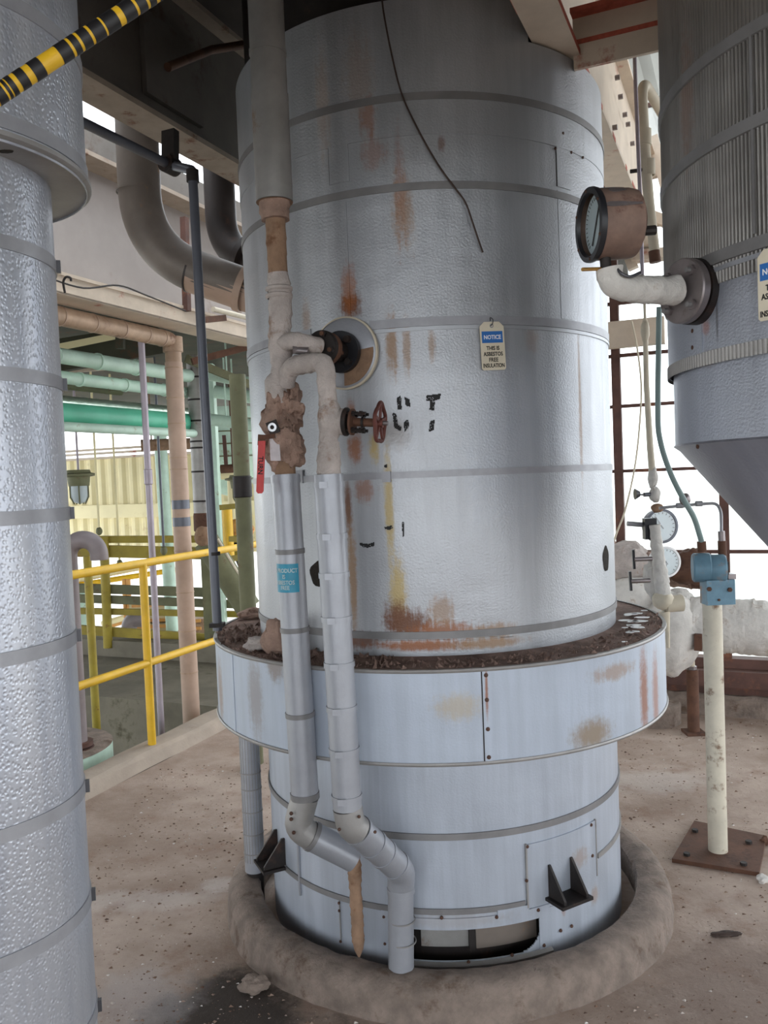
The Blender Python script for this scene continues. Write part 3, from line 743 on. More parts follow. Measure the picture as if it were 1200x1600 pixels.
# loose wire dangling down the front of the tank
wp_ = []
for i, (px, py) in enumerate(((596, -10), (600, 22), (612, 85), (628, 148), (655, 205), (684, 255), (710, 292), (727, 318), (738, 350), (746, 372), (755, 394))):
    th, z = on_cyl(px, py, T, TR + .018); wp_.append(cyl(T, th, TR + .018 + .006 * math.sin(i), z))
tag(MB().tube(spline(wp_, 6), .0028, 6).build('dangling_wire', 'wire', None, True), 'thin rusty wire dangling down the upper front of the big tank', 'wire')

# ------------------------------------------------------------------ left pipe run in front of the tank
YL = 2.40
def L(px, py, Y=YL): return at(px, py, Y)
def bands(p, r, ts_, parent, m='band', h=.018, d=ZV, clip=False, name='band'):
    for q in ts_:
        MB().lathe(q, [(r, -h / 2), (r + .0025, -h / 2), (r + .0025, h / 2), (r, h / 2)], 28, d).build(name, m, parent, True)
        if clip: MB().box(q + Vector((-.012, -(r + .004), 0)), (.022, .005, h * 1.15)).build('band_clip', 'alu', parent)
a, b = L(416, -60), L(429, 316)
run = thing('insulated_pipe', (b.x, b.y, 0), 'left of two upright pipes before the tank, with teal sticker and cloth-wrapped middle', 'pipe')
ax_ = Vector((b.x, YL, 0)); V = lambda z: Vector((b.x, YL, z))
ztop = 3.41
MB().tube([V(b.z), V(b.z + .30)], .0525, 28).build('upper_jacket', 'alu_dull', run, True)
MB().tube([V(b.z + .298), V(ztop)], .0505, 28).build('upper_jacket', 'alu_dull', run, True)
bands(None, .0505, [V(L(420, y).z) for y in (83, 155, 228, 290)], run, 'alu_dull', .012)
c1, c2 = L(432, 345), L(434, 430)
MB().lathe(V(b.z - .002), [(.0001, 0), (.052, 0)], 24).build('jacket_end', 'tail', run)
wrapped([V(b.z + .01), V(b.z - .05)], [.043, .040], 5, .12, .05).build('torn_cloth', 'cloth_brown', run, True)
wrapped([V(b.z - .045), V(c2.z)], .0285, 2, .05, .05).build('soiled_wrap', 'tail', run, True)
q0, q1, q2, q3 = V(c2.z + .004), V(L(438, 470).z) + Vector((.004, 0, 0)), L(437, 530), L(441, 580)
wrapped(spline([q0, q1, q2, q3, L(432, 605), L(440, 632)], 6), [.032, .034], 3, .09, .035).build('cloth_wrap', 'cloth', run, True)
for y in (452, 463): MB().lathe(L(436, y), [(.033, -.007), (.039, -.003), (.039, .004), (.033, .008)], 24).build('wrap_ridge', 'cloth', run, True)
# branch to the nozzle
fc = pn + rn * .172
wrapped(arc([L(440, 538), L(462, 530, 2.33), fc], .04), .024, 8, .08, .03).build('branch_wrap', 'cloth', run, True)
MB().tube([L(462, 547, 2.34), L(482, 549, 2.335)], .0115, 14).build('drain_stub', 'flange', run, True); hexnut(MB(), L(458, 546, 2.34), Vector((1, 0, 0)), .014, .012).build('stub_nut', 'flange', run)
# lumpy lagging round the ball valve
MB().blob(L(434, 654), (.046, .042, .070), 28, 18, .4, 4).build('valve_lagging', 'cloth_brown', run, True)
MB().blob(L(454, 645, 2.39), (.034, .036, .050), 24, 16, .9, 9).build('valve_lagging', 'cloth_brown', run, True)
MB().blob(L(446, 700), (.052, .046, .066), 28, 18, .45, 12).build('valve_lagging', 'cloth_brown', run, True)
MB().tube([L(445, 720), L(446, 745)], .030, 20).build('lagging_neck', 'tail', run, True)
# straight clad pipe, gored elbow and diagonal leg below the collar
zt = L(445, 741).z; e1 = L(464, 1292); X2 = L(457, 1000).x
p0, p1 = Vector((L(446, 741).x, YL, zt)), Vector((X2 + .016, YL, L(462, 1245).z))
MB().tube([p0, p1], .0405, 32).build('pipe_jacket', 'alu', run, True)
lj = lambda y: p0.lerp(p1, (zt - L(455, y).z) / (zt - p1.z))
bands(None, .0405, [lj(748)], run, 'alu', .022, p1 - p0); bands(None, .0405, [lj(861), lj(983), lj(1116)], run, 'band_dark', .014, p1 - p0)
bands(None, .0405, [lj(1243)], run, 'band_dark', .018, p1 - p0)
d1, d2 = L(475, 1300, 2.405), L(553, 1340, 2.44)
MB().tube(arc([p1, L(465, 1288, 2.40), d1, d2], [0, .03, .02, 0], 3), .0405, 32).build('elbow_jacket', 'alu_dull', run, True)
MB().tube([d1 + (d2 - d1) * .15, d2], .042, 32).build('diagonal_jacket', 'alu', run, True)
bands(None, .042, [d1 + (d2 - d1) * .16], run, 'band_dark', .014, d2 - d1)
for px, py in ((455, 1271), (455, 1280), (459, 1301)): screw(L(px, py, YL - .041), Vector((-.1, -1, 0)), run, .006)
tt, tb_ = L(553, 1345, 2.47), L(560, 1470, 2.485)
wrapped([tt + ZV * .02, tt.lerp(tb_, .5), tb_], .0195, 11, .12, .03).build('wrapped_tail', 'tail', run, True)
MB().lathe(tb_ + ZV * .004, [(.0195, 0), (.014, -.03), (.003, -.055)], 16).build('tail_tip', 'tail', run, True)
# teal sticker on the pipe
sa, sb_ = lj(879), lj(923); axp = Vector(((sa.x + sb_.x) / 2, YL, 0))
MB().patch((axp.x, axp.y), -1.45, .62, sb_.z, sa.z, .0412, .0006, 14, 1).build('sticker', 'sticker', run, True)
def curved_text(s, size, c, R, th0, z, m, parent, k=1.0):
    vs, fs = text(s, size)
    MB().add([cyl(c, th0 + v.x * k / R, R + v.z, z + v.y) for v in vs], fs).build('lettering', m, parent)
hS = sa.z - sb_.z
for s, f_, t0 in (('A PRODUCT', .70, -.40), ('IS', .49, -.45), ('ASBESTOS', .28, -.45), ('FREE', .10, -.40)): curved_text(s, .0165, (axp.x, axp.y), .0424, t0, sb_.z + hS * f_, 'print_faded', run, .85)

# red-handled ball valve
vl = thing('ball_valve', L(428, 667, 2.34), 'ball valve with hanging red lever handle in brown lagging left of the tank', 'valve')
n_ = Vector((-.15, -1, 0)).normalized()
sq = L(427, 668, 2.348)
MB().box(sq, (.030, .020, .036), (Vector((.9, 0, .3)).normalized(), Vector((0, 1, 0)), Vector((-.3, 0, .9)).normalized())).build('stem_block', 'dark', vl)
MB().lathe(sq - Vector((0, .008, 0)), [(.006, 0), (.0125, 0), (.0125, .008), (.006, .008)], 20, n_).build('stem_nut', 'chrome', vl, True)
MB().lathe(sq - Vector((0, .008, 0)), [(.0001, .004), (.0065, .004)], 12, n_).build('stem_end', 'dark', vl)
MB().bar(L(404, 684, 2.335), L(430, 681, 2.335), .016, .012).build('lever_bracket', 'rusty', vl)
MB().poly([L(421, 680, 2.345), L(436, 680, 2.345), L(439, 720, 2.345), L(423, 720, 2.345)], (0, -.004, 0)).build('lever_plate', 'flange', vl)
hp = [L(410, 680, 2.330), L(409, 690, 2.330)]
MB().bar(L(409, 679, 2.33), L(408, 696, 2.33), .020, .004, Vector((0, -1, 0))).build('lever_neck', 'rusty', vl)
ha, hb = L(409, 689, 2.33), L(406, 771, 2.33)
hw = [ha + Vector((-.0095, 0, 0)), ha + Vector((.0105, 0, 0)), hb + Vector((.0105, 0, .006)), hb + Vector((.006, 0, 0)), hb + Vector((-.005, 0, 0)), hb + Vector((-.0095, 0, .006))]
o = MB().poly([p + Vector((0, .004, 0)) for p in hw], (0, -.008, 0)).build('handle_sleeve', 'red', vl)
dn = (hb - ha).normalized(); text_on(vl, 'TURN', .019, L(407, 727, 2.3255) + Vector((-.006, 0, 0)), dn, Vector((0, -1, 0)).cross(dn), 'ink')

# ------------------------------------------------------------------ right pipe run
YR = 2.27
def Rr(px, py, Y=YR): return at(px, py, Y)
run2 = thing('insulated_pipe', (Rr(530, 1000).x, YR, 0), 'right of two upright pipes before the tank, pale cladding with clipped bands', 'pipe')
loop = arc([L(446, 600, 2.39), L(452, 574, 2.36), L(470, 569, 2.32), Rr(508, 565), Rr(511, 610), Rr(514, 660), Rr(513, 745)], [0, .03, .03, .03, .05, .05, 0], 6)
wrapped(loop, .0265, 21, .10, .034).build('cloth_wrap', 'cloth', run2, True)
MB().blob(Rr(516, 655), (.034, .036, .06), 24, 16, .12, 5).build('valve_wrap', 'cloth', run2, True)
MB().tube([Rr(520, 657), Rr(538, 659)], [.030, .038], 24).build('bonnet_wrap', 'cloth', run2, True)
wrapped([Rr(515, 690), Rr(514, 742)], [.028, .034], 31, .10, .03).build('cloth_wrap', 'cloth', run2, True)
a0, a1 = Rr(513, 741), Rr(543, 1262)
MB().tube([a0, a1], .0405, 32).build('pipe_jacket', 'alu', run2, True)
lr = lambda y: a0.lerp(a1, (y - 741) / (1262 - 741.0))
MB().lathe(a0 + ZV * .0005, [(.0001, 0), (.040, 0)], 24).build('jacket_end', 'tail', run2)
bands(None, .0405, [lr(y) for y in (757, 836, 896, 964, 1035, 1104, 1170, 1244)], run2, 'alu', .015, a1 - a0, True)
f1, f2 = Rr(560, 1298, 2.285), Rr(619, 1352, 2.40); g1, g2 = at(626, 1385, 2.435), at(627, 1512, 2.435)
MB().tube(arc([a1, Rr(548, 1290, 2.272), f1], .035, 5), .041, 32).build('elbow_jacket', 'alu_dull', run2, True)
MB().tube([f1, f2], .041, 32).build('diagonal_jacket', 'alu', run2, True)
MB().tube(arc([f2, at(628, 1362, 2.425), g1], .04, 6), .0405, 32).build('elbow_jacket', 'alu', run2, True)
MB().tube([g1 + ZV * .01, Vector((g2.x, g2.y, .104))], .0385, 32).build('lower_jacket', 'alu', run2, True)
bands(None, .041, [f1, f1.lerp(f2, .38), f1.lerp(f2, .66), f2], run2, 'alu', .012, f2 - f1)
bands(None, .0390, [g1 - ZV * .01], run2, 'alu', .016); bands(None, .0385, [g1 - ZV * .10, g1 - ZV * .165], run2, 'alu_dull', .004)
for px, py in ((561, 1276), (530, 1296), (586, 1300)): screw(Rr(px, py, YR - .036), Vector((.2, -1, 0)), run2, .005)

gv = thing('gate_valve', Rr(516, 655), 'small rusty gate valve with red handwheel sticking out sideways from the right pipe', 'valve')
A0, A1 = Rr(538, 659, 2.265), Rr(600, 661, 2.235); dx = (A1 - A0).normalized(); pt = lambda s: A0 + (A1 - A0) * s
vz = (ZV - dx * ZV.dot(dx)).normalized(); vy = dx.cross(vz)
MB().lathe(pt(0), [(.0001, 0), (.036, 0), (.039, .003), (.039, .009), (.036, .012), (.0001, .012)], 30, dx).build('bonnet_flange', 'dark', gv, True)
MB().lathe(pt(.17), [(.0001, 0), (.034, 0), (.036, .002), (.036, .007), (.0001, .008)], 30, dx).build('bonnet_flange', 'rusty', gv, True)
MB().tube([pt(.2), pt(.78)], .0115, 16).build('yoke_stem', 'rusty', gv, True)
MB().lathe(pt(.45), [(.0001, 0), (.016, 0), (.016, .006), (.0001, .006)], 20, dx).build('packing_gland', 'dark', gv, True)
for s in (-1, 1):
    for k in (-1, 1):
        q = pt(.1) + vz * s * .022 + vy * k * .016
        MB().tube([q, q + dx * .052], .0042, 8).build('bonnet_stud', 'dark', gv); hexnut(MB(), q + dx * .014, dx, .0085, .008).build('stud_nut', 'dark', gv); hexnut(MB(), q + dx * .036, dx, .0085, .008).build('stud_nut', 'dark', gv)
wc = pt(.90); M['wheel'] = mat('wheel_red_rust', C(96, 52, 44), .65, .2, .2, 30, .1, 80, .2, DKRUST)
ringp = [wc + (vz * math.cos(a) + vy * math.sin(a)) * (.051 + .0035 * math.cos(5 * a)) for a in [2 * math.pi * k / 60 for k in range(61)]]
MB().tube(ringp, .0055, 10, False).build('handwheel_rim', 'wheel', gv, True)
for k in range(5):
    a = 2 * math.pi * k / 5; MB().bar(wc, wc + (vz * math.cos(a) + vy * math.sin(a)) * .052, .009, .006, dx).build('handwheel_spoke', 'wheel', gv)
MB().tube([pt(.75), pt(.98)], .013, 16).build('handwheel_hub', 'wheel', gv, True); MB().tube([pt(.97), pt(1.1)], .006, 12).build('stem_tip', 'flange', gv, True)

# banded pipe behind the left of the tank under the collar
cb = at(396, 1300, 3.06); ub = thing('banded_pipe', (cb.x, cb.y, 0), 'blue-grey banded pipe standing at the left of the tank under the collar', 'pipe')
MB().tube([Vector((cb.x, cb.y, .12)), Vector((cb.x, cb.y, .75))], .037, 28).build('pipe_jacket', 'alu', ub, True)
MB().tube([Vector((cb.x, cb.y, 0)), Vector((cb.x, cb.y, .13))], .031, 24).build('pipe_foot', 'dark', ub, True)
bands(None, .037, [Vector((cb.x, cb.y, at(396, y, 3.06).z)) for y in (1205, 1230, 1265, 1300, 1330)], ub, 'alu_dull', .004)
for k in range(9):
    a = -1.2 + k * .3; MB().bar(cyl((cb.x, cb.y), a, .0372, .16), cyl((cb.x, cb.y), a, .0372, .74), .0025, .0015, radial(a)).build('jacket_rib', 'alu_dull', ub)

# ------------------------------------------------------------------ big embossed column at the far left
LC = (-.845, 1.592); LR = .225
stl = NT('embossed_cladding'); o_ = stl.tc.outputs['Object']; v_ = stl.n.new('ShaderNodeTexVoronoi'); v_.inputs['Scale'].default_value = 150; stl.link(stl.mapping(o_, scale=(1, 1, .8)), v_.inputs['Vector'])
c_ = stl.mix(stl.rng(stl.noise(stl.mapping(o_, scale=(14, 14, 1)), 1.0, 5), .3, .7), C(164, 168, 178), C(190, 192, 198))
streak_ = stl.noise(stl.mapping(o_, scale=(34, 34, .8)), 1.0, 6); sepz = stl.new('ShaderNodeSeparateXYZ'); stl.link(o_, sepz.inputs[0])
msk = stl.math('MULTIPLY', stl.rng(streak_, .56, .7, 0, .5), stl.rng(sepz.outputs['Z'], .75, .3))
c_ = stl.mix(msk, c_, C(150, 120, 92))
M['emboss'] = stl.done(c_, .36, .6, stl.bump(stl.rng(v_.outputs['Distance'], .1, .6), .35, .0016))
colm = thing('clad_column', (LC[0], LC[1], 0), 'large upright pipe in dimpled aluminium cladding at the left edge, wider at the top', 'pipe')
def zc(px, py): return at(px, py, 1.66).z
zj = zc(100, 300)
MB().patch(LC, -math.pi, math.pi, 0, zj + .05, LR, .002, 72, 1).build('lower_cladding', 'emboss', colm, True)
UR = .293
MB().patch(LC, -math.pi, math.pi, zj, 3.41, UR, .002, 72, 1).build('upper_cladding', 'emboss', colm, True)
MB().lathe((LC[0], LC[1], 0), [(LR, zj + .004), (UR + .004, zj + .004), (UR + .010, zj + .008), (UR + .010, zj + .016), (UR, zj + .018)], 80).build('end_plate', 'alu_dull', colm, True)
pq = at(12, 283, LC[1] - .13); pq.z = zj + .002
MB().poly([pq + Vector((.013 * math.cos(a), .006 * math.sin(a), 0)) for a in [k * .785 for k in range(8)]], (0, 0, .002)).build('plate_hole', 'hollow', colm)
for py, px in ((418, 76), (602, 84), (802, 95), (993, 103), (1228, 115), (1397, 125), (1570, 136)):
    MB().lathe((LC[0], LC[1], zc(px, py)), [(LR + .002, -.0125), (LR + .005, -.0125), (LR + .005, .0125), (LR + .002, .0125)], 72).build('band', 'band', colm, True)
    r_ = radial(1.86); q = Vector((LC[0], LC[1], zc(px, py))) + r_ * (LR + .012)
    MB().box(q - r_ * .004, (.010, .009, .024), (Vector((r_.y, -r_.x, 0)), r_, ZV)).build('band_clip', 'clip', colm)
for py, px in ((60, 60), (255, 60)):
    MB().lathe((LC[0], LC[1], zj + .035 if py > 200 else zc(115, 105)), [(UR + .002, -.0125), (UR + .005, -.0125), (UR + .005, .0125), (UR + .002, .0125)], 72).build('band', 'band', colm, True)

# striped pole across the top left corner
P0, P1 = at(0, 146, 1.15), at(240, -10, 1.22); dpl = (P1 - P0)
pole = thing('striped_pole', P0 - dpl * .5, 'yellow pole wound with black tape crossing the top left corner', 'pole')
ex = lambda x: P0 + dpl * (x / 240.0)
pr = .0125
MB().tube([ex(-160), ex(520)], pr, 20).build('pole_tube', 'yellow', pole, True)
for xa, xb in ((-30, -18), (-8, 4), (7, 11), (13, 20), (26, 38), (47, 62), (88, 104), (108, 117), (121, 134), (138, 155), (158, 178), (187, 205), (209, 222), (226, 236), (242, 256), (262, 280)):
    MB().tube([ex(xa), ex(xb)], pr + .0006, 20).build('tape_band', 'tape', pole, True)

# ------------------------------------------------------------------ girders overhead
def girder(name, o, s0, s1, fw, hh, lab, mweb, medge, tf=.018, edges=True):
    t = thing(name, par(o, s0), lab, 'beam')
    MB().bar(par(o, s0, 0, tf / 2), par(o, s1, 0, tf / 2), fw, tf).build('bottom_flange', medge, t)
    MB().bar(par(o, s0, 0, hh / 2), par(o, s1, 0, hh / 2), .016, hh - .02).build('web', mweb, t)
    MB().bar(par(o, s0, 0, hh - tf / 2), par(o, s1, 0, hh - tf / 2), fw, tf).build('top_flange', medge, t)
    return t
gr = girder('steel_girder', GR, -2.6, 2.95, .118, .55, 'cream steel girder with rust-red flange edge crossing the top right of the tank', 'cream', 'cream')
for s in (-1, 1):
    e = MB(); r2 = random.Random(4 + s)
    x = -2.6
    while x < 2.9:
        l = r2.uniform(.03, .16)
        if r2.random() < .5: e.bar(par(GR, x, s * .0595, .009), par(GR, min(x + l, 2.94), s * .0595, .009), .0015, .018)
        x += l
    e.build('rust_edge', 'red_edge', gr)
# splice plate with bolts on the right of the girder's web
for px, py in ((961, 122), (966, 152), (973, 180), (957, 200), (978, 195), (985, 225)):
    d = ray(px, py); n = BV; p_ = on_plane(px, py, par(GR, 0, .02), BV); p_.z = max(p_.z, GR.z + .05)
    hexnut(MB(), p_, BV, .011, .02).build('web_bolt', 'flange', gr)
# cross beam running towards the right behind the vessel
XB = gz(968, 52, 2.90)
xb = thing('cross_beam', XB, 'cream cross beam with red edges at the top right, under the pale roof sheets', 'beam')
MB().bar(XB - BV * .14, XB + BV * 2.2, .014, .16).build('web', 'cream', xb)
MB().bar(XB - BV * .14 - ZV * .0 + AV * .04, XB + BV * 2.2 + AV * .04, .10, .014).build('bottom_flange', 'red_edge', xb)
MB().bar(XB - BV * .14 + ZV * .08, XB + BV * 2.2 + ZV * .08, .10, .014).build('top_flange', 'red_edge', xb)

gl = girder('plate_girder', GL, -4, 5, .14, .54, 'deep dark soot-stained girder across the upper left', 'girder', 'girder_edge', .02)
# stiffener plate, rusty rod and hanger on the dark girder
def ong(px, py, off=.01): return on_plane(px, py, par(GL, 0, off), BV)
q = ong(270, 110, .022); MB().bar(q - ZV * .0 - AV * .17, q + AV * .17, .02, .30).build('stiffener_plate', 'girder', gl)
MB().tube([ong(262, 105, .06), ong(330, 78, .06), ong(380, 70, .12)], .016, 12).build('rusty_rod', 'rusty', gl, True)
hg = thing('pipe_hanger', ong(266, 250, .09), 'dark hanger bracket below the dark girder, gripping a thin horizontal pipe', 'bracket')
hA, hB = ong(266, 205, .09), ong(266, 258, .09)
MB().bar(hA, hB, .055, .03, AV).build('hanger_strap', 'dark', hg)
MB().lathe(hB - AV * .03, [(.012, 0), (.032, 0), (.032, .06), (.012, .06)], 20, AV).build('hanger_clamp', 'dark', hg, True)

# ------------------------------------------------------------------ thin drop pipe, left of the tank
D0 = at(340, 985, 2.93); D1 = at(301, 275, 2.93); D2 = at(300, 268, 2.93); D3 = ong(266, 258, .09); D4 = on_plane(118, 193, par(GL, 0, .09), BV)
dp = thing('drop_pipe', D0, 'thin dark grey vertical pipe with top elbow, left of the big tank', 'pipe')
MB().tube(arc([D0, D1 - ZV * .0, D1 + ZV * .02, D3, D4 - AV * .8], [0, 0, .02, .02, 0]), .0165, 16).build('pipe_run', 'conduit', dp, True)
MB().lathe(D1, [(.0165, -.02), (.022, -.02), (.022, .02), (.0165, .02)], 16).build('coupling', 'dark', dp, True)
MB().lathe(at(336, 865, 2.93), [(.0165, -.006), (.019, -.006), (.019, .006), (.0165, .006)], 16).build('strap', 'dark', dp, True)
MB().box(D0 + ZV * .02, (.05, .04, .014)).build('pipe_foot', 'dark', dp)

# big elbow pipes turning into the back of the tank
def bigpipe(name, pts, r, bend, m, lab, seams=()):
    t = thing(name, pts[0], lab, 'pipe'); path = arc(pts, bend, 14)
    MB().tube(path, r, 36).build('pipe_run', m, t, True)
    return t, path
e0 = at(213, 180, 3.55); e1_ = at(222, 395, 3.55); e2 = at(410, 462, 3.52)
t, path = bigpipe('elbow_pipe', [e0 + ZV * .45, e0, e1_, e2], .088, [0, .1, .30, 0], 'pipe_grey', 'large brown-grey pipe elbow bending from above into the left side of the tank')
for pxy in ((216, 300),): MB().lathe(at(*pxy, 3.55), [(.088, -.004), (.0905, -.004), (.0905, .004), (.088, .004)], 36).build('weld_seam', 'pipe_grey', t, True)
dd = (e2 - e1_).normalized(); qq = at(300, 424, 3.54)
MB().lathe(qq, [(.088, -.004), (.0905, -.004), (.0905, .004), (.088, .004)], 36, dd).build('weld_seam', 'pipe_dark', t, True)
MB().tube([qq, e2], .0885, 36).build('pale_spool', 'tan_clad', t, True)
q_ = at(375, 450, 3.52); MB().lathe(q_, [(.09, 0), (.098, 0), (.098, .03), (.09, .03)], 36, dd).build('end_collar', 'tan_clad', t, True)
e0 = at(341, 255, 3.95); e1_ = at(347, 385, 3.95); e2 = at(420, 425, 3.85)
t, path = bigpipe('elbow_pipe', [e0 + ZV * .5, e0, e1_, e2], .072, [0, .1, .16, 0], 'pipe_dark', 'smaller sooty pipe elbow beside the left edge of the tank')
MB().lathe(at(382, 400, 3.9), [(.07, 0), (.105, 0), (.105, .03), (.07, .03)], 32, (e2 - e1_).normalized()).build('pipe_flange', 'pipe_dark', t, True)
hk = at(100, 432, 4.1); hk.z = 2.55
tag(MB().tube(spline([hk + Vector((0, 0, -.02)), hk + Vector((-.005, 0, .03)), hk + Vector((.01, 0, .055)), hk + Vector((.03, 0, .05)), hk + Vector((.033, 0, .035))], 6), .006, 8).build('lifting_hook', 'dark', None, True), 'small dark bent hook on the cream edge beam at the upper left', 'hook')

# ================================================================== RIGHT-HAND VESSEL
VC = (1.332, 1.997); VR = .602
def ov(px, py, r=VR): return on_cyl(px, py, VC, r)
vs_ = lambda px, py, hu, hv, col, k, rg: (ov(px, py)[0] * VR, ov(px, py)[1], hu, hv, col, k, rg)
M['vessel'] = cladding('vessel_cladding', C(168, 172, 182), [vs_(1120, 455, .012, .05, C(84, 92, 112), .8, .8), vs_(1122, 500, .006, .07, C(60, 56, 58), .7, .6), vs_(1108, 560, .05, .02, C(150, 128, 122), .5, 1.2), vs_(1105, 510, .02, .02, C(150, 90, 70), .6, 1.3)], metal=.6, rough=.4, stucco=.35, ss=170)
M['ribbed'] = cladding('ribbed_cladding', C(150, 146, 142), [vs_(1075, 150, .04, .2, C(120, 86, 70), .5, 1.4)], metal=.7, rough=.36, stucco=.05)
M['cone'] = cladding('cone_cladding', C(150, 150, 158), [], metal=.6, rough=.4, stucco=.3)
ves = thing('cone_vessel', (VC[0], VC[1], 0), 'large round vessel with ribbed upper cladding and a cone bottom at the right edge', 'tank')
z_rib = ov(1190, 400)[1]; z1v = ov(1150, 555)[1]; z2v = 1.622
MB().patch(VC, -math.pi, math.pi, z1v, z_rib, VR, .003, 90, 1).build('smooth_sheet', 'vessel', ves, True)
MB().patch(VC, -math.pi, math.pi, z2v, z1v, VR - .012, .003, 90, 1).build('smooth_sheet', 'vessel', ves, True)
# corrugated edge of the overlapping sheet
def ribs(z0, z1, R, amp, n, name, m, a0=-math.pi, a1=math.pi):
    mb = MB(); vs = []; uv = []
    for z in (z0, z1):
        for k in range(n * 4 + 1):
            a = a0 + (a1 - a0) * k / (n * 4); r = R + (0, amp * .8, amp, amp * .8)[k % 4] if k % 4 else R
            vs.append(cyl(VC, a, r, z)); uv.append((a * R, z))
    N = n * 4 + 1
    mb.add(vs, [(k, k + 1, N + k + 1, N + k) for k in range(n * 4)], uv); return mb.build(name, m, ves)
ribs(z1v - .008, z1v + .022, VR + .003, .003, 330, 'crimped_edge', 'alu_dull')
zr = [z_rib - .02, ov(1190, 398)[1] + .01]
zb = [ov(1150, 393)[1], ov(1150, 208)[1], ov(1150, 65)[1]]
ribs(z_rib - .03, zb[1], VR + .002, .0065, 380, 'ribbed_sheet', 'ribbed'); ribs(zb[1], zb[2], VR + .002, .0065, 380, 'ribbed_sheet', 'ribbed'); ribs(zb[2], 3.41, VR + .006, .0015, 380, 'ribbed_sheet', 'ribbed')
for z in zb:
    MB().lathe((VC[0], VC[1], 0), [(VR + .008, z - .014), (VR + .013, z - .013), (VR + .013, z + .013), (VR + .008, z + .014)], 100).build('band', 'band_dark', ves, True)
MB().patch(VC, -1.40, -.2, z_rib - .004, z_rib + .006, VR + .006, .004, 40, 1).build('sheet_lip', 'alu', ves, True)
for px, py in ((1085, 517), (1085, 543), (1085, 698)): 
    th, z = ov(px, py); screw(cyl(VC, th, VR + (.003 if py < 600 else -.009), z), radial(th), ves, .006)
MB().patch(VC, ov(1085, 530)[0] - .004, ov(1085, 530)[0] + .07, z1v + .02, ov(1085, 505)[1], VR + .003, .002, 3, 1).build('sheet_lap', 'vessel', ves)
th = ov(1181, 300)[0]; MB().patch(VC, th, th + .01, zb[0] + .02, zb[2], VR + .009, .003, 1, 1).build('sheet_joint', 'band_dark', ves)
mb = MB(); N = 90; vs = []; uv = []
cprof = [(VR - .012, z2v + .004), (VR - .004, z2v - .004), (VR - .02, z2v - .016), (.09, z2v - .62), (.09, 0)]
for r, z in cprof:
    for k in range(N + 1): a = -math.pi + 2 * math.pi * k / N; vs.append(cyl(VC, a, r, z)); uv.append((a * .4, z))
mb.add(vs, [(i * (N + 1) + k, i * (N + 1) + k + 1, (i + 1) * (N + 1) + k + 1, (i + 1) * (N + 1) + k) for i in range(len(cprof) - 1) for k in range(N)], uv)
mb.build('cone_bottom', 'cone', ves, True)
# flanged nozzle
F0 = at(1066, 455, 1.885); fn = Vector((math.sin(math.radians(248)), math.cos(math.radians(248)), 0))
MB().lathe(F0 - fn * .16, [(.036, 0), (.036, .12)], 28, fn).build('nozzle_neck', 'rusty', ves, True)
MB().lathe(F0 - fn * .052, [(.0001, 0), (.073, 0), (.073, .032), (.0001, .032)], 40, fn).build('nozzle_flange', 'dark', ves, True)
MB().lathe(F0 - fn * .016, [(.0001, 0), (.070, 0), (.072, .002), (.072, .018), (.069, .021), (.0001, .021)], 48, fn).build('blind_flange', 'flange', ves, True)
fu = fn.cross(ZV).normalized()
for k in range(4):
    a = math.radians(45 + 90 * k); q = F0 + (fu * math.cos(a) + ZV * math.sin(a)) * .053
    bt = hexnut(MB(), q, fn, .012, .012).build('flange_bolt', 'flange', ves); MB().tube([q - fn * .05, q + fn * .022], .006, 10).build('bolt_end', 'band_dark', bt, True)
th2, _ = ov(1224, 440)
notice_tag(cyl(VC, th2, VR + .026, at(1224, 374, 1.62).z), radial(th2), 'cream NOTICE tag with blue header, cut off by the right edge, on the cone vessel', 0)

# pressure gauge on a lagged pipe from the flange
gp = thing('pressure_gauge', at(950, 352, 1.80), 'large weathered round pressure gauge on a white lagged pipe from the right vessel', 'gauge')
ga = Vector((math.sin(math.radians(263)), math.cos(math.radians(263)), -.03)).normalized()
Gf = at(921, 352, 1.80); r_ = .0735
MB().lathe(Gf, [(.0001, -.105), (.055, -.105), (.070, -.096), (.0735, -.08), (.0735, -.008), (.0765, -.006)], 48, ga).build('gauge_case', 'gauge_case', gp, True)
for a_, b_, w_ in ((-.2, .35, .03), (.55, .8, .02), (1.2, 1.35, .045)):
    pts = []
    for k in range(10):
        u2 = 2 * math.pi * k / 10; aa = math.pi * .5 + (a_ + b_) / 2 + (b_ - a_) / 2 * math.cos(u2) * (1 + .3 * math.sin(3 * u2)); hh = -.045 + w_ * math.sin(u2)
        e = Vector((0, 0, 1)) * math.sin(aa) + ga.cross(ZV).normalized() * math.cos(aa); pts.append(Gf + ga * hh + e * .0742)
    MB().poly(pts, (ga.cross(ZV).normalized() * math.cos(math.pi * .5 + (a_ + b_) / 2) + ZV * math.sin(math.pi * .5 + (a_ + b_) / 2)) * .0008).build('bare_patch', 'flange', gp)
MB().lathe(Gf, [(.0765, -.010), (.078, -.004), (.077, .003), (.066, .004), (.063, -.004)], 48, ga).build('bezel', 'black_paint', gp, True)
MB().lathe(Gf, [(.0001, -.016), (.065, -.016)], 40, ga).build('dial', 'dial', gp)
gu = ga.cross(ZV).normalized(); gv_ = gu.cross(ga)
nd = (gu * -.55 + gv_ * .8).normalized(); MB().bar(Gf - ga * .014 - nd * .045, Gf - ga * .014 + nd * .05, .004, .0015, ga).build('needle', 'ink', gp)
dm = MB()
for k in range(28):
    a = math.radians(-40 + 260 * k / 27); e = gu * math.cos(a) + gv_ * math.sin(a); dm.bar(Gf - ga * .0155 + e * .052, Gf - ga * .0155 + e * .059, .0014, .0008, ga)
dm.build('scale_marks', 'ink', gp)
MB().lathe(Gf, [(.0001, -.006), (.064, -.006)], 40, ga).build('lens', 'lens', gp)
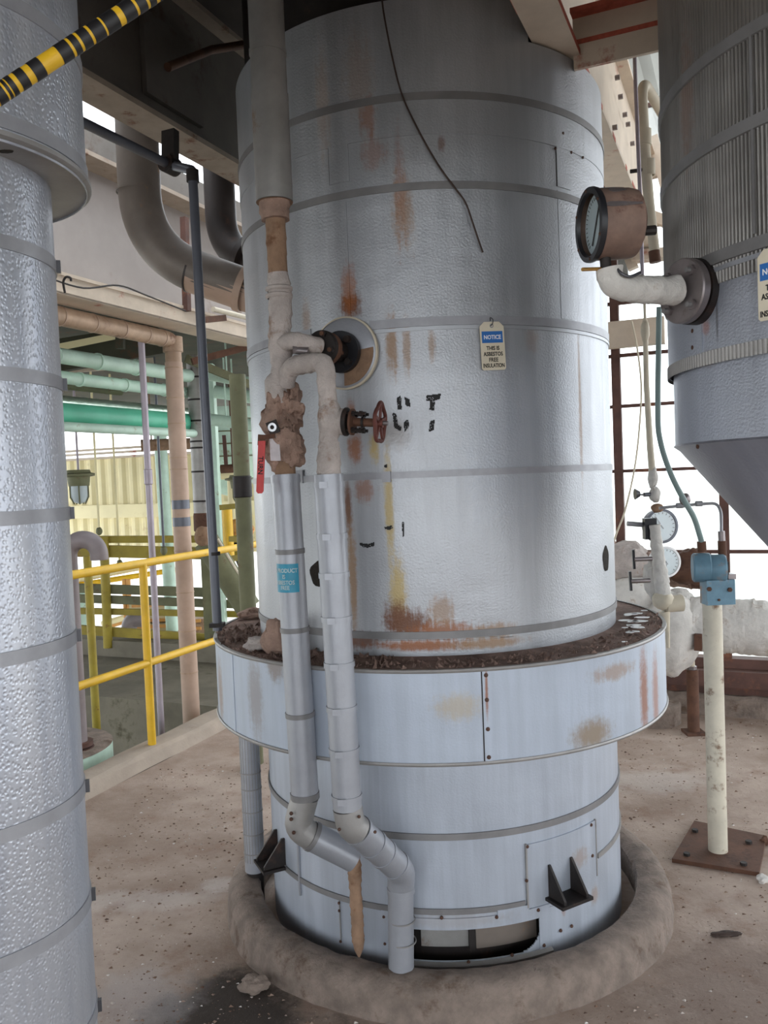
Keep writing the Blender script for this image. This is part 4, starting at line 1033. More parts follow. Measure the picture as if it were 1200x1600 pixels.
for k in range(6):
    a = math.radians(30 + 60 * k); screw(Gf + (gu * math.cos(a) + gv_ * math.sin(a)) * .071 + ga * .003, ga, gp, .004)
bk = Gf - ga * .09 + Vector((0, 0, -.035)) + fu * 0
MB().tube([Gf - ga * .05 - ZV * .03 + Vector((.02, -.045, 0)), Gf - ga * .10 - ZV * .028 + Vector((.03, -.045, 0))], .010, 10).build('case_lug', 'dark', gp)
MB().tube([at(947, 420, 1.80), at(945, 398, 1.80)], .012, 12).build('stem', 'dark', gp, True)
MB().tube([at(910, 421, 1.77), at(940, 420, 1.80)], .004, 8).build('brass_rod', 'brass', gp, True)
lag = [at(952, 420, 1.80), at(956, 446, 1.80), at(990, 452, 1.815), F0 + fn * .02]
wrapped(arc(lag, .03), [.028, .032], 41, .08, .05).build('lagged_stem', 'cloth_white', gp, True)
MB().tube(spline([at(962, 418, 1.78), at(972, 428, 1.77), at(985, 432, 1.775), at(1000, 426, 1.79)], 5), .0035, 8).build('tie_wire', 'clip', gp, True)

# ================================================================== PIPES UP BY THE GIRDER (top right)
def pipe(name, pts, r, m, lab, bend=0, cat='pipe', seg=16, group=None, smooth=True, hang=()):
    pts = [Vector(p) for p in pts]
    mb = MB().tube(arc(pts, bend) if bend else pts, r, seg)
    for f_ in hang:
        q = pts[0].lerp(pts[1], f_); mb.tube([q, Vector((q.x, q.y, 2.74))], .008, 6)
    o = mb.build(name, m, None, smooth)
    return tag(o, lab, cat, group)
cvp = thing('bent_conduit', at(1010, 300, 3.3), 'cream conduit pipe with a bent top and couplings, between the girder and the right vessel', 'pipe')
MB().tube(arc([at(1042, 190, 3.55), at(1006, 128, 3.35), at(1003, 150, 3.3), at(1012, 300, 3.3), at(1024, 402, 3.3)], [0, .05, .05, .2, 0]), .020, 18).build('pipe_run', 'cream_pipe', cvp, True)
for px, py in ((1008, 215), (1014, 262)): MB().lathe(at(px, py, 3.3), [(.02, -.03), (.024, -.03), (.024, .03), (.02, .03)], 18).build('coupling', 'cream_pipe', cvp, True)
MB().tube([at(1022, 392, 3.3), at(1024, 410, 3.3)], .022, 14).build('rusty_coupling', 'rusty', cvp, True)
MB().tube([at(985, 268, 3.3), at(1022, 263, 3.3)], .008, 8).build('clamp_bar', 'dark', cvp)
pipe('thin_conduit', [at(990, 40, 3.2), at(993, 130, 3.2), at(1000, 300, 3.2), at(1004, 440, 3.2)],   .0075, 'lilac', 'thin grey conduit dropping from the cross beam, left of the bent cream conduit', 0, 'conduit')
br = thing('cream_bracket', wall(1018, 330, -.5), 'cream steel brackets on the girt behind the bent conduit at the upper right', 'bracket')
for (xa, ya, xb_, yb, w) in ((988, 402, 1050, 396, .10), (985, 280, 1050, 262, .05), (1020, 215, 1050, 330, .06), (995, 330, 1050, 350, .07), (945, 300, 990, 420, .06)): MB().bar(wall(xa, ya, -.4), wall(xb_, yb, -.4), .06, w, AV).build('bracket_bar', 'cream', br)

# ================================================================== INSTRUMENT CORNER (right)
PB = gz(1122, 1335)
stand = thing('instrument_post', PB, 'chipped cream steel post on a rusty floor plate at the lower right', 'post')
MB().tube([PB, Vector((PB.x, PB.y, at(1122, 935, PB.y).z))], .037, 28).build('post_tube', 'post', stand, True)
cs = [gz(1050, 1348), gz(1186, 1370), gz(1198, 1312), gz(1085, 1288)]
MB().poly([c + ZV * .001 for c in cs], (0, 0, .016)).build('floor_plate', 'rusty', stand)
for px, py in ((1073, 1337), (1162, 1352), (1086, 1300), (1170, 1318)): hexnut(MB(), gz(px, py, .016), ZV, .013, .012).build('anchor_bolt', 'dark', stand)
YT = 3.20
tr = thing('pressure_transmitter', at(1110, 905, YT), 'blue painted instrument head with bolted flange on top of the cream post', 'instrument')
tc_ = at(1105, 886, YT)
MB().lathe(tc_ - Vector((.058, 0, 0)), [(.0001, 0), (.050, .0), (.056, .006), (.056, .062), (.052, .066), (.0001, .066)], 32, Vector((1, -.25, 0)).normalized()).build('housing_cap', 'teal_box', tr, True)
MB().lathe(tc_ + Vector((.004, -.015, -.004)), [(.0001, 0), (.052, 0), (.054, .004), (.054, .05), (.048, .058), (.0001, .06)], 32, Vector((1, -.25, 0)).normalized()).build('housing', 'teal_box', tr, True)
MB().box(at(1121, 924, YT - .02), (.108, .07, .095)).build('sensor_block', 'teal_box', tr)
for px, py in ((1107, 920), (1139, 921), (1122, 937)): hexnut(MB(), at(px, py, YT - .05), Vector((0, -1, 0)), .009 if py < 930 else .005, .012).build('block_bolt', 'rusty', tr)
MB().tube([at(1097, 862, YT), at(1096, 846, YT)], .017, 14).build('gland', 'rusty', tr, True)
MB().tube([at(1130, 905, YT), at(1128, 845, YT)], .016, 14).build('conduit_nipple', 'rusty', tr, True); MB().tube([at(1128, 848, YT), at(1127, 830, YT)], .013, 14).build('tube_fitting', 'flange', tr, True)
MB().tube([at(1138, 905, YT), at(1137, 878, YT)], .004, 8).build('bolt', 'dark', tr); MB().box(at(1140, 900, YT - .01), (.03, .05, .02)).build('clip', 'flange', tr)
pipe('flexible_hose', spline([at(1030, 480, 3.15), at(1028, 640, 3.15), at(1032, 690, 3.15), at(1048, 740, 3.15), at(1068, 780, 3.15), at(1084, 808, 3.16), at(1093, 835, 3.18), at(1097, 850, 3.2)], 6), .0105, 'hose', 'grey-green flexible hose curving down to the blue instrument head', 0, 'hose')
bx_ = tag(MB().blob(at(1070, 780, 3.18), (.022, .015, .024), 16, 10, .05).build('conduit_fitting', 'flange', None, True), 'small round fitting beside the bend of the grey-green hose', 'fitting')
tbp = thing('impulse_tubing', at(1085, 790, 3.25), 'thin steel tubing run bending over and down to the blue instrument head', 'tubing')
MB().tube(arc([at(1030, 794, 3.25), at(1075, 789, 3.25), at(1120, 786, 3.25), at(1127, 800, 3.22), at(1127, 835, 3.2)], .04), .006, 10).build('tube_run', 'band', tbp, True)
for px, py in ((1062, 790), (1092, 787), (1072, 789)): MB().lathe(at(px, py, 3.25), [(.006, -.014), (.011, -.012), (.011, .012), (.006, .014)], 10, Vector((1, 0, 0))).build('tube_union', 'band', tbp, True)
YI = 3.55
ri = thing('instrument_riser', at(1018, 760, YI), 'lagged instrument riser with two small side valves, hanging right of the tank', 'pipe')
MB().tube([at(1008, 500, YI), at(1010, 600, YI), at(1016, 700, YI), at(1019, 735, YI)], [.010, .012, .014, .015], 14).build('riser_pipe', 'cream_pipe', ri, True)
MB().tube([at(1006, 440, YI), at(1008, 505, YI)], .006, 10).build('riser_pipe', 'cream_pipe', ri, True)
MB().blob(at(1008, 518, YI), (.018, .018, .05), 14, 10, .1).build('riser_knot', 'cream_pipe', ri, True)
MB().blob(at(1020, 745, YI), (.020, .02, .05), 16, 12, .2, 3).build('valve_lagging', 'cloth_white', ri, True)
MB().blob(at(1023, 773, YI), (.024, .024, .035), 16, 12, .2, 4).build('valve_lagging', 'cloth_white', ri, True)
MB().tube([at(1020, 772, YI), at(1006, 773, YI - .01)], .009, 12).build('side_stem', 'conduit', ri, True); MB().tube([at(1008, 773, YI - .01), at(999, 773, YI - .01)], .004, 8).build('side_stem', 'band', ri)
MB().lathe(at(992, 772, YI - .01), [(.0001, 0), (.024, 0), (.012, .02), (.0001, .02)], 18, Vector((1, 0, 0))).build('handwheel', 'black_paint', ri, True)
MB().blob(at(1027, 794, YI), (.026, .022, .02), 14, 8, .15, 6).build('tee_fitting', 'tail', ri, True)
wrapped(spline([at(1023, 820, YI), at(1026, 850, YI), at(1031, 890, YI), at(1036, 930, YI)], 6), [.022, .034], 9, .1, .04).build('lagged_leg', 'cloth_white', ri, True)
MB().blob(at(1022, 905, YI + .06), (.045, .04, .09), 20, 14, .25, 15).build('lagging_bundle', 'cloth_white', ri, True)
MB().blob(at(1036, 938, YI), (.046, .045, .042), 20, 14, .12, 8).build('lagging_bundle', 'cream_pipe', ri, True)
MB().tube([at(1040, 944, YI), at(1066, 942, YI)], .036, 20).build('lagged_stub', 'cream_pipe', ri, True)
MB().tube([at(1038, 955, YI), at(1042, 985, YI), at(1044, 1012, YI)], [.024, .012, .008], 12).build('drain_spout', 'cream_pipe', ri, True)
for px, py, xx in ((1008, 873, 990), (1005, 907, 985)):
    MB().tube([at(px + 10, py, YI - .02), at(xx, py + 1, YI - .04)], .010, 10).build('side_valve', 'flange', ri, True)
    MB().bar(at(xx - 1, py - 14, YI - .04), at(xx + 1, py + 16, YI - .04), .012, .010).build('tee_handle', 'black_paint', ri)
def small_gauge(px, py, Y, R, m, lab):
    c = at(px, py, Y); t = thing('pressure_gauge', c, lab, 'gauge'); ax = Vector((.15, -1, .05)).normalized()
    MB().lathe(c, [(.0001, -.05), (R * .8, -.05), (R, -.035), (R, .0), (R * 1.04, .002), (R * 1.04, .008), (R * .9, .009), (R * .88, .0)], 36, ax).build('gauge_case', m, t, True)
    MB().lathe(c, [(.0001, .001), (R * .9, .001)], 32, ax).build('dial', 'dial', t)
    u = ax.cross(ZV).normalized(); v = u.cross(ax); d = (u * .5 + v * .8).normalized()
    MB().bar(c + ax * .004 - d * R * .2, c + ax * .004 + d * R * .7, .005, .002, ax).build('needle', 'ink', t)
    sm = MB()
    for k in range(16):
        a = math.radians(-45 + 270 * k / 15); e = u * math.cos(a) + v * math.sin(a); sm.bar(c + ax * .003 + e * R * .72, c + ax * .003 + e * R * .84, .003, .0015, ax)
    sm.build('scale_marks', 'ink', t); MB().lathe(c, [(.0001, .006), (R * .9, .006)], 32, ax).build('lens', 'lens', t)
    return t
g1_ = small_gauge(1033, 822, YI + .12, .074, 'conduit', 'dark-rimmed round gauge, upper of two behind the lagged riser')
MB().box(at(1015, 826, YI + .03), (.05, .04, .09)).build('gauge_bracket', 'black_paint', g1_); MB().tube([at(980, 818, YI + .06), at(1005, 820, YI + .06)], .011, 10).build('side_fitting', 'band', g1_, True)
g2_ = small_gauge(1040, 878, YI + .22, .068, 'white', 'white-rimmed round gauge, lower of two behind the lagged riser')
MB().tube([at(1040, 880, YI + .24), at(1024, 896, YI + .08)], .012, 10).build('gauge_stem', 'band', g2_, True)

# thick lagged line behind the post, and brown lagging over it
def Wl(px, py, off): return wall(px, py, -off)
lg = thing('lagged_pipe', Wl(1100, 980, .55), 'thick horizontal pipe wrapped in dirty white lagging behind the cream post', 'pipe')
wrapped([Wl(1080, 975, .55), Wl(1260, 985, .55)], .155, 51, .05, .25, 28).build('pipe_lagging', 'cloth_white', lg, True)
MB().blob(Wl(1050, 990, .6), (.15, .17, .24), 26, 18, .12, 17).build('valve_lagging', 'cloth_white', lg, True)
MB().blob(Wl(985, 945, .5), (.20, .16, .17), 26, 18, .15, 19).build('valve_lagging', 'cloth_white', lg, True)
MB().blob(Wl(1060, 945, .5), (.10, .12, .10), 20, 14, .15, 21).build('valve_lagging', 'cloth_white', lg, True)
MB().bar(Wl(1091, 990, .70), Wl(1091, 1015, .70), .07, .04).build('rusty_strap', 'rusty', lg)
lb = thing('brown_lagged_pipe', Wl(1000, 890, .4), 'rust-brown lagged pipe behind the two gauges at the right', 'pipe')
wrapped([Wl(940, 870, .3), Wl(985, 890, .3), Wl(1080, 890, .3)], .11, 61, .10, .2, 24).build('pipe_lagging', 'cloth_brown', lb, True)
MB().blob(Wl(1085, 888, .35), (.14, .13, .12), 22, 14, .2, 23).build('torn_end', 'rusty', lb, True); MB().blob(Wl(982, 880, .35), (.14, .13, .13), 22, 14, .25, 25).build('pale_patch', 'cloth', lb, True)
# rusty tube stand
BS = gz(1084, 1146)
bs_ = thing('pipe_stand', BS, 'short rust-brown tube stand on a square foot plate under the lagged pipe', 'stand')
MB().box(BS + ZV * .008, (.11, .11, .016)).build('foot_plate', 'rusty', bs_)
MB().tube([BS + ZV * .016, Vector((BS.x, BS.y, at(1083, 1046, BS.y).z))], .034, 24).build('stand_tube', 'rusty', bs_, True)
MB().tube([Vector((BS.x, BS.y, at(1083, 1048, BS.y).z)), Vector((BS.x, BS.y, at(1083, 1030, BS.y).z))], .016, 12).build('adjuster_screw', 'cream_pipe', bs_, True)
hexnut(MB(), Vector((BS.x, BS.y, at(1083, 1046, BS.y).z)), ZV, .026, .02).build('adjuster_nut', 'flange', bs_)
pc = gz(1040, 1133) ; pl = thing('round_plinth', (pc.x, pc.y + .22, 0), 'low round concrete plinth half hidden behind the right of the collar', 'plinth')
c0 = Vector((pc.x - .05, pc.y + .1, 0)); MB().lathe(c0, [(.17, 0), (.172, .11), (.16, .125), (.0001, .13)], 40).build('plinth_block', 'concrete', pl, True); MB().tube([c0 + ZV * .125, c0 + ZV * .20], .03, 14).build('plinth_stub', 'rusty', pl, True)
pipe('hanging_cord', spline([wall(*q_, -.16) for q_ in ((987, 502), (995, 540), (1002, 605), (998, 680), (990, 740), (976, 800), (960, 845), (955, 900), (950, 1020))], 6), .006, 'cream_pipe', 'thin pale cord hanging in front of the window right beside the tank', 0, 'cord')

# ================================================================== PIT SIDE (left background)
def vpipe(name, px, py0, py1, Y, r, m, lab, cat='pipe', slope=.042):
    """vertical pipe through pixel column px at mid height"""
    c = at(px, (py0 + py1) / 2, Y); z0, z1 = at(px, py1, Y).z, at(px, py0, Y).z
    t = thing(name, (c.x, c.y, z0), lab, cat)
    MB().tube([Vector((c.x, c.y, z0)), Vector((c.x, c.y, z1))], r, 22).build('pipe_run', m, t, True)
    return t, Vector((c.x, c.y, 0)), z0, z1
# yellow railing along the kerb
R0 = gz(238, 1168, .06)
def rl(s, z): p = R0 + AV * s; p.z = z; return p
zt_ = at(225, 880, R0.y).z; zm_ = at(232, 1036, R0.y).z
rail = thing('guard_railing', R0, 'bright yellow pipe guard railing along the kerb beside the pit', 'railing')
MB().tube([rl(-3.2, zt_), rl(1.4, zt_)], .0235, 20).build('top_rail', 'yellow', rail, True)
MB().tube([rl(-3.2, zm_), rl(1.4, zm_)], .0225, 20).build('mid_rail', 'yellow', rail, True)
for s in (0, -1.7, 1.4): MB().tube([rl(s, .06), rl(s, zt_)], .0235, 20).build('post', 'yellow', rail, True)
# second, shaded post and cross railing beyond
t, c, za, zb_ = vpipe('railing_post', 153, 868, 1480, 5.75, .028, 'yellow_shaded', 'shaded olive-yellow railing post behind the hooked vent pipe', 'post')
# round vessel top in the pit with gooseneck vent
dc = at(60, 1168, 4.75); dr = at(172, 1195, 4.75).x - dc.x
dv = thing('pit_drum', (dc.x, dc.y, -1.6), 'round pale green drum top beyond the kerb at the left', 'tank')
zd = dc.z
MB().lathe((dc.x, dc.y, 0), [(dr, -1.55), (dr, zd - .01), (dr - .01, zd), (.0001, zd + .01)], 56).build('drum_shell', 'mint', dv, True)
MB().lathe((dc.x, dc.y, 0), [(dr + .002, zd - .004), (dr - .02, zd + .004), (.0001, zd + .014)], 56).build('dirty_lid', 'concrete', dv, True)
vb = at(124, 1158, 4.70); vp = thing('gooseneck_vent', vb, 'grey hooked vent pipe rising from the drum at the left', 'pipe')
va = at(108, 870, 4.70); vx = Vector((va.x, 4.70, 0))
def vz_(py): return at(115, py, 4.70).z
hook = []; x0 = vb.x - .005; zt2 = vz_(868); rad = .088
for k in range(17): a = math.pi * k / 16; hook.append(Vector((x0 + rad - rad * math.cos(a), 4.70, zt2 + rad * math.sin(a))))
MB().tube([Vector((x0, 4.70, vb.z)), Vector((x0, 4.70, zt2))] + hook[1:] + [hook[-1] - ZV * .03], .050, 24).build('vent_pipe', 'vent', vp, True)
for dz, rr in ((-.0, .085), (.035, .08)): MB().lathe((x0, 4.70, vb.z - .06 + dz), [(.05, 0), (rr, 0), (rr, .025), (.05, .025)], 28).build('vent_flange', 'frame', vp, True)
# conduits and clad risers standing in the pit
t, c, za, zb_ = vpipe('galvanised_conduit', 237, 528, 1166, 5.35, .021, 'lilac', 'slim lilac-grey vertical conduit behind the yellow railing')
MB().lathe(c + ZV * at(233, 745, 5.35).z, [(.021, -.05), (.027, -.045), (.027, .045), (.021, .05)], 18).build('coupling', 'lilac', t, True)
Yc = 5.6; t, c, za, zb_ = vpipe('clad_riser', 286, 566, 1152, Yc, .058, 'tan_clad', 'tan clad vertical pipe with two grey tape rings behind the yellow railing')
zc_ = lambda py: at(285, py, Yc).z
for py in (575, 622, 662, 715, 733, 860, 925, 985, 1050): MB().lathe(c + ZV * zc_(py), [(.058, -.004), (.0605, -.004), (.0605, .004), (.058, .004)], 26).build('band', 'tan_rust', t, True)
for py in (788, 815): MB().lathe(c + ZV * zc_(py), [(.058, -.03), (.0602, -.03), (.0602, .03), (.058, .03)], 26).build('tape_ring', 'conduit', t, True)
el = Vector((c.x, c.y, 0)); ztp = zc_(531)
eh = thing('clad_header', el + ZV * ztp, 'weathered banded clad pipe under the cream edge beam, elbowing down to the tan riser', 'pipe')
hdir = -AV
MB().tube(arc([el + ZV * zc_(568), el + ZV * ztp, el + hdir * 3.5 + ZV * ztp], .10), .054, 26).build('pipe_run', 'tan_rust', eh, True)
MB().lathe(el + ZV * zc_(545), [(.05, -.02), (.066, -.02), (.066, .08), (.05, .08)], 24).build('collar', 'tan_rust', eh, True)
for s in (.12, .28, .5, .75, 1.0, 1.3, 1.6): MB().lathe(el + hdir * s + ZV * ztp, [(.054, -.004), (.057, -.004), (.057, .004), (.054, .004)], 24, hdir).build('band', 'tan_clad', eh, True)
t, c, za, zb_ = vpipe('banded_riser', 312, 556, 812, 6.6, .075, 'alu_dull', 'grey banded vertical pipe with brown coated lower end, right of the tan riser')
for py in (590, 625, 658, 690, 700, 737, 783): MB().lathe(c + ZV * at(311, py, 6.6).z, [(.075, -.007), (.079, -.007), (.079, .007), (.075, .007)], 26).build('band', 'dark', t, True)
MB().lathe(c + ZV * at(312, 825, 6.6).z, [(.06, -.04), (.08, -.02), (.08, .10), (.076, .12)], 24).build('brown_cuff', 'rusty', t, True)
MB().blob(at(318, 838, 6.5), (.07, .07, .08), 18, 12, .15, 31).build('valve_bulb', 'tail', t, True)
ch = thing('sloping_chute', at(350, 880, 6.8), 'grey sloping round chute running down to the right between the risers', 'duct')
MB().tube([at(322, 845, 6.8), at(388, 950, 6.8)], .105, 24).build('chute_tube', 'olive', ch, True); MB().tube([at(383, 943, 6.8), Vector((at(383, 943, 6.8).x, 6.8, -.4))], .03, 12).build('chute_leg', 'olive', ch, True); MB().tube([at(340, 842, 6.75), at(392, 930, 6.75)], .012, 8).build('chute_rod', 'cream_pipe', ch)
t, c, za, zb_ = vpipe('sooty_riser', 385, 585, 1196, 4.6, .045, 'olive', 'dark olive vertical pipe close to the left edge of the tank')
MB().lathe(c + ZV * at(388, 760, 4.6).z, [(.045, -.06), (.052, -.055), (.052, .055), (.045, .06)], 20).build('coupling', 'dark', t, True)
cl = thing('steel_column', at(333, 900, 8.2), 'cream steel column behind the grey banded riser', 'column')
zt3 = 2.74
for off, w_, m_ in ((-.06, .16, 'olive'), (.05, .05, 'mint')):
    p = at(333, 800, 8.2); p.z = -.1; MB().bar(p + Vector((off, 0, 0)), Vector((p.x + off, p.y, zt3)), w_, .05 if off < 0 else .14, Vector((0, -1, 0))).build('column_flange', m_, cl)
# mint horizontal tank with wires, ducting and light at the right of the gap
mt = thing('mint_tank', at(362, 690, 10), 'pale mint round tank with wires beyond the steel column', 'tank')
mc = at(358, 690, 10.5)
MB().lathe((mc.x, mc.y, 0), [(.0001, 1.4), (.18, 1.45), (.46, 1.85), (.46, 2.5)], 32).build('tank_shell', 'mint', mt, True)
for z in (1.9, 2.05, 2.2, 2.35): MB().lathe((mc.x, mc.y, z), [(.46, -.008), (.47, -.008), (.47, .008), (.46, .008)], 32).build('hoop', 'olive', mt, True)
for px in (350, 372): MB().bar(at(px, 680, 9.9), at(px + 4, 735, 9.9), .04, .04).build('tank_leg', 'frame', mt)
pipe('rusty_pipe', [at(345, 733, 9.6), at(382, 731, 9.6)], .05, 'rusty', 'short rusty horizontal pipe under the mint tank', 0, hang=(.5,))
pipe('yellow_elbow_pipe', [at(346, 742, 9.8), at(362, 742, 9.8), at(364, 810, 9.8)], .055, 'siding', 'yellowish pipe bending down under the mint tank', .12)
def pendant(px, py, Y, k, lab, cord_top):
    c = at(px, py, Y); t = thing('pendant_light', c, lab, 'lamp')
    MB().lathe(c, [(.0001, .10 * k), (.11 * k, .10 * k), (.12 * k, .07 * k), (.17 * k, .06 * k), (.17 * k, .04 * k), (.11 * k, .03 * k), (.10 * k, -.06 * k)], 28).build('lamp_housing', 'olive', t, True)
    MB().lathe(c, [(.085 * k, -.05 * k), (.085 * k, -.16 * k), (.06 * k, -.22 * k), (.0001, -.24 * k)], 24).build('glass_globe', 'dial', t, True)
    for j in range(5):
        a = j * 1.2566; e = Vector((math.cos(a), math.sin(a), 0)) * .09 * k
        MB().tube([c + e - ZV * .05 * k, c + e - ZV * .17 * k, c + e * .6 - ZV * .24 * k], .007 * k, 6).build('guard_wire', 'olive', t)
    MB().tube([c + ZV * .1 * k, Vector((c.x, c.y, cord_top))], .012 * k, 8).build('drop_rod', 'lilac', t)
    return t
pendant(123, 750, 8.3, 1.0, 'caged industrial pendant light hanging before the cream siding at the left', 2.74)
pendant(374, 755, 9.0, .9, 'caged industrial pendant light just left of the big tank edge', 2.74)
# overhead pipes beneath the mezzanine
def hpipe(name, p, q, r, m, lab, Y=None, z=None, bands_=0):
    a_ = gz(p[0], p[1], z); 
    a_ = a_; b_ = on_plane(q[0], q[1], a_, BV); b_.z = z
    t = thing(name, a_, lab, 'pipe'); d = (b_ - a_)
    MB().tube([a_ - d * .15, b_ + d * .1], r, 20).build('pipe_run', m, t, True)
    for k in range(bands_):
        c = a_.lerp(b_, (k + .5) / bands_); MB().lathe(c, [(r, -.01), (r * 1.15, -.01), (r * 1.15, .01), (r, .01)], 18, d.normalized()).build('coupling', m, t, True)
    return t
hpipe('overhead_pipe', (85, 588), (285, 624), .042, 'mint', 'pale green overhead pipe, lower of two running under the dark deck', z=2.30, bands_=3)
hpipe('overhead_pipe', (120, 560), (290, 598), .050, 'mint', 'pale green overhead pipe, upper of two running under the dark deck', z=2.42, bands_=3)
hpipe('overhead_pipe', (85, 600), (180, 618), .03, 'olive', 'slim dull olive pipe just under the lower pale green overhead pipe', z=2.28)
hpipe('foil_pipe', (95, 630), (300, 660), .055, 'foil', 'overhead pipe wrapped in crumpled silver foil above the teal duct', z=2.17)
hpipe('teal_duct', (95, 647), (300, 674), .075, 'teal', 'thick teal-painted overhead duct below the silver foil pipe', z=2.06)
hpipe('overhead_pipe', (125, 668), (290, 679), .032, 'mint', 'pale horizontal pipe crossing the bright opening below the teal duct', z=1.97)
pipe('capped_pipe', [at(220, 696, 8.5), at(330, 692, 8.7)], .06, 'tail', 'brown capped horizontal pipe across the bright opening', 0, hang=(.15, .85))
pipe('green_riser', [at(249, 665, 9.2), at(256, 780, 9.2), at(264, 898, 9.2), at(272, 1022, 9.2)], .07, 'mint', 'pale mint vertical pipe in front of the cream siding', 0)
pipe('mint_crosspipe', [at(325, 655, 7.8), at(420, 667, 7.8)], .055, 'mint', 'pale mint pipe crossing the cream column', 0, hang=(.3, .8))
pipe('mint_crosspipe', [at(322, 585, 6.9), at(430, 605, 6.9)], .045, 'mint', 'upper mint pipe right of the grey banded riser', 0, hang=(.3, .8))
pipe('mint_crosspipe', [at(335, 612, 7.9), at(430, 626, 7.9)], .06, 'mint', 'middle mint pipe crossing behind the dark olive pipe', 0, hang=(.3, .8))
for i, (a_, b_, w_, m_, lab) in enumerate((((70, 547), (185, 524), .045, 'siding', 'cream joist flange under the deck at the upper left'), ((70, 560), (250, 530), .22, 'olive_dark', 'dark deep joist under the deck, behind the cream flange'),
                                      ((300, 565), (395, 540), .05, 'rusty', 'rusty angle strut rising to the right near the tank'), ((290, 560), (400, 605), .06, 'olive', 'olive strut sloping down to the right near the tank'),
                                      ((75, 578), (240, 566), .07, 'cream', 'thin cream strut under the deck at the upper left'))):
    Y = 5.6 + i * .25
    tag(MB().bar(at(*a_, Y), at(*b_, Y + .3), w_ * .5, w_).build('deck_joist', m_), lab, 'beam')
hb_ = thing('joist_hanger', at(188, 535, 5.5), 'dark square hanger bracket below the clad header pipe', 'bracket'); MB().bar(at(188, 515, 5.5), at(188, 545, 5.5), .05, .05).build('hanger_plate', 'olive_dark', hb_)
for px, y0, y1, Y, lab in ((155, 690, 830, 8.0, 'thin hanging rod with a knob left of the pale conduit'), (187, 700, 880, 8.6, 'thin hanging rod in the middle of the siding'), (256, 590, 860, 7.2, 'dark hanging chain beside the mint riser')):
    a_ = at(px, y1, Y); t = thing('hanging_rod', a_, lab, 'rod'); MB().tube([a_, Vector((a_.x, a_.y, 2.74))], .011, 8).build('rod', 'conduit' if px > 200 else 'siding', t); MB().blob(a_, (.03, .03, .04), 10, 8, .1).build('rod_end', 'olive', t, True)
# far olive railing, cabinets, ducts
FR = at(250, 900, 8.3)
fr = thing('far_railing', FR, 'olive-yellow railing of horizontal bars far behind the yellow guard railing', 'railing')
for (ya, yb, r_, m_) in ((843, 842, .035, 'yellow_shaded'), (860, 866, .06, 'yellow_shaded'), (918, 928, .045, 'olive'), (934, 945, .04, 'olive'), (954, 960, .03, 'yellow_shaded'), (982, 1002, .045, 'yellow_shaded')):
    MB().bar(at(100, ya, 8.3), at(392, yb, 8.3), .05, r_ * 2).build('rail', m_, fr)
for px in (164, 386): MB().tube([at(px + 5, 1012, 8.25), at(px - 2, 838, 8.25)], .045, 16).build('post', 'yellow_shaded', fr, True)
yf = thing('yellow_frame', at(385, 900, 7.6), 'bright yellow box-section frame beside the left edge of the tank', 'frame')  # yellow box-section frame; no pipes rest on it
MB().bar(at(380, 842, 7.6), at(390, 1014, 7.6), .10, .08, Vector((0, -1, 0))).build('upright', 'yellow', yf); MB().tube([at(354, 790, 7.9), at(360, 905, 7.9)], .05, 14).build('upright', 'yellow', yf, True)
for (xa, ya, xb_, yb) in ((345, 793, 385, 789), (360, 842, 388, 842), (362, 872, 384, 872), (372, 950, 398, 955)): MB().bar(at(xa, ya, 7.75), at(xb_, yb, 7.65), .05, .05).build('crossbar', 'yellow_shaded', yf)
def cabinet(px0, px1, py0, py1, Y, lab, m='beige'):
    c = at((px0 + px1) / 2, (py0 + py1) / 2, Y); w_ = (px1 - px0) * Y / FPX; h_ = (py1 - py0) * Y / FPX
    t = thing('louvred_cabinet', (c.x, c.y, c.z - h_ / 2), lab, 'cabinet'); MB().box(c, (w_, .5, h_)).build('cabinet_body', m, t)
    n = max(3, int((py1 - py0) / 11))
    for k in range(n): MB().box(c + Vector((-.03 * w_, -.26, h_ * (.42 - .84 * k / max(n - 1, 1)))), (w_ * .8, .03, .035)).build('louvre', 'orange', t)
    return t
cabinet(212, 280, 938, 966, 10.0, 'beige cabinet with orange louvres, upper of two behind the conduit'); cabinet(216, 278, 970, 1002, 9.9, 'beige cabinet with orange louvres, lower of two behind the conduit')
cabinet(282, 328, 962, 990, 9.7, 'dull brown cabinet right of the tan riser', 'tan_rust')
pipe('elbow_duct', [at(228, 968, 9.2), at(202, 968, 9.2), at(201, 1020, 9.2)], .085, 'vent', 'grey-green duct elbow turning down beyond the railing', .12, 'duct')
mb_ = at(121, 950, 9.0); tag(MB().lathe((mb_.x, mb_.y, 0), [(.12, -.5), (.12, at(121, 925, 9.0).z), (.0001, at(121, 922, 9.0).z)], 24).build('mint_drum', 'mint', None, True), 'pale mint upright drum behind the hooked vent pipe', 'drum')
for i, (a_, b_, r_, m_, lab) in enumerate((((110, 905), (240, 880), .06, 'siding', 'cream sloping pipe just below the far railing at the left'), ((110, 916), (290, 888), .035, 'yellow', 'slim yellow handrail sloping up to the right beyond the far railing'),
        ((160, 975), (205, 962), .04, 'siding', 'cream pipe stub sloping beside the duct elbow'), ((150, 985), (205, 968), .03, 'orange', 'slim orange-yellow rail beside the duct elbow'), 
        )):
    pipe('far_pipe', [at(*a_, 10.6), at(*b_, 10.9)], r_, m_, lab, 0)
for px in (194, 200): tag(MB().tube([at(px, 905, 10.2), at(px + 3, 965, 10.2)], .03, 12).build('far_post', 'orange', None, True), 'left of twin orange-yellow posts before the bright gap' if px < 197 else 'right of twin orange-yellow posts before the bright gap', 'post')
tag(MB().blob(at(370, 830, 8.6), (.16, .15, .12), 18, 12, .3, 41).build('orange_casing', 'orange', None, True), 'orange machine casing behind the yellow frame by the tank', 'machine')
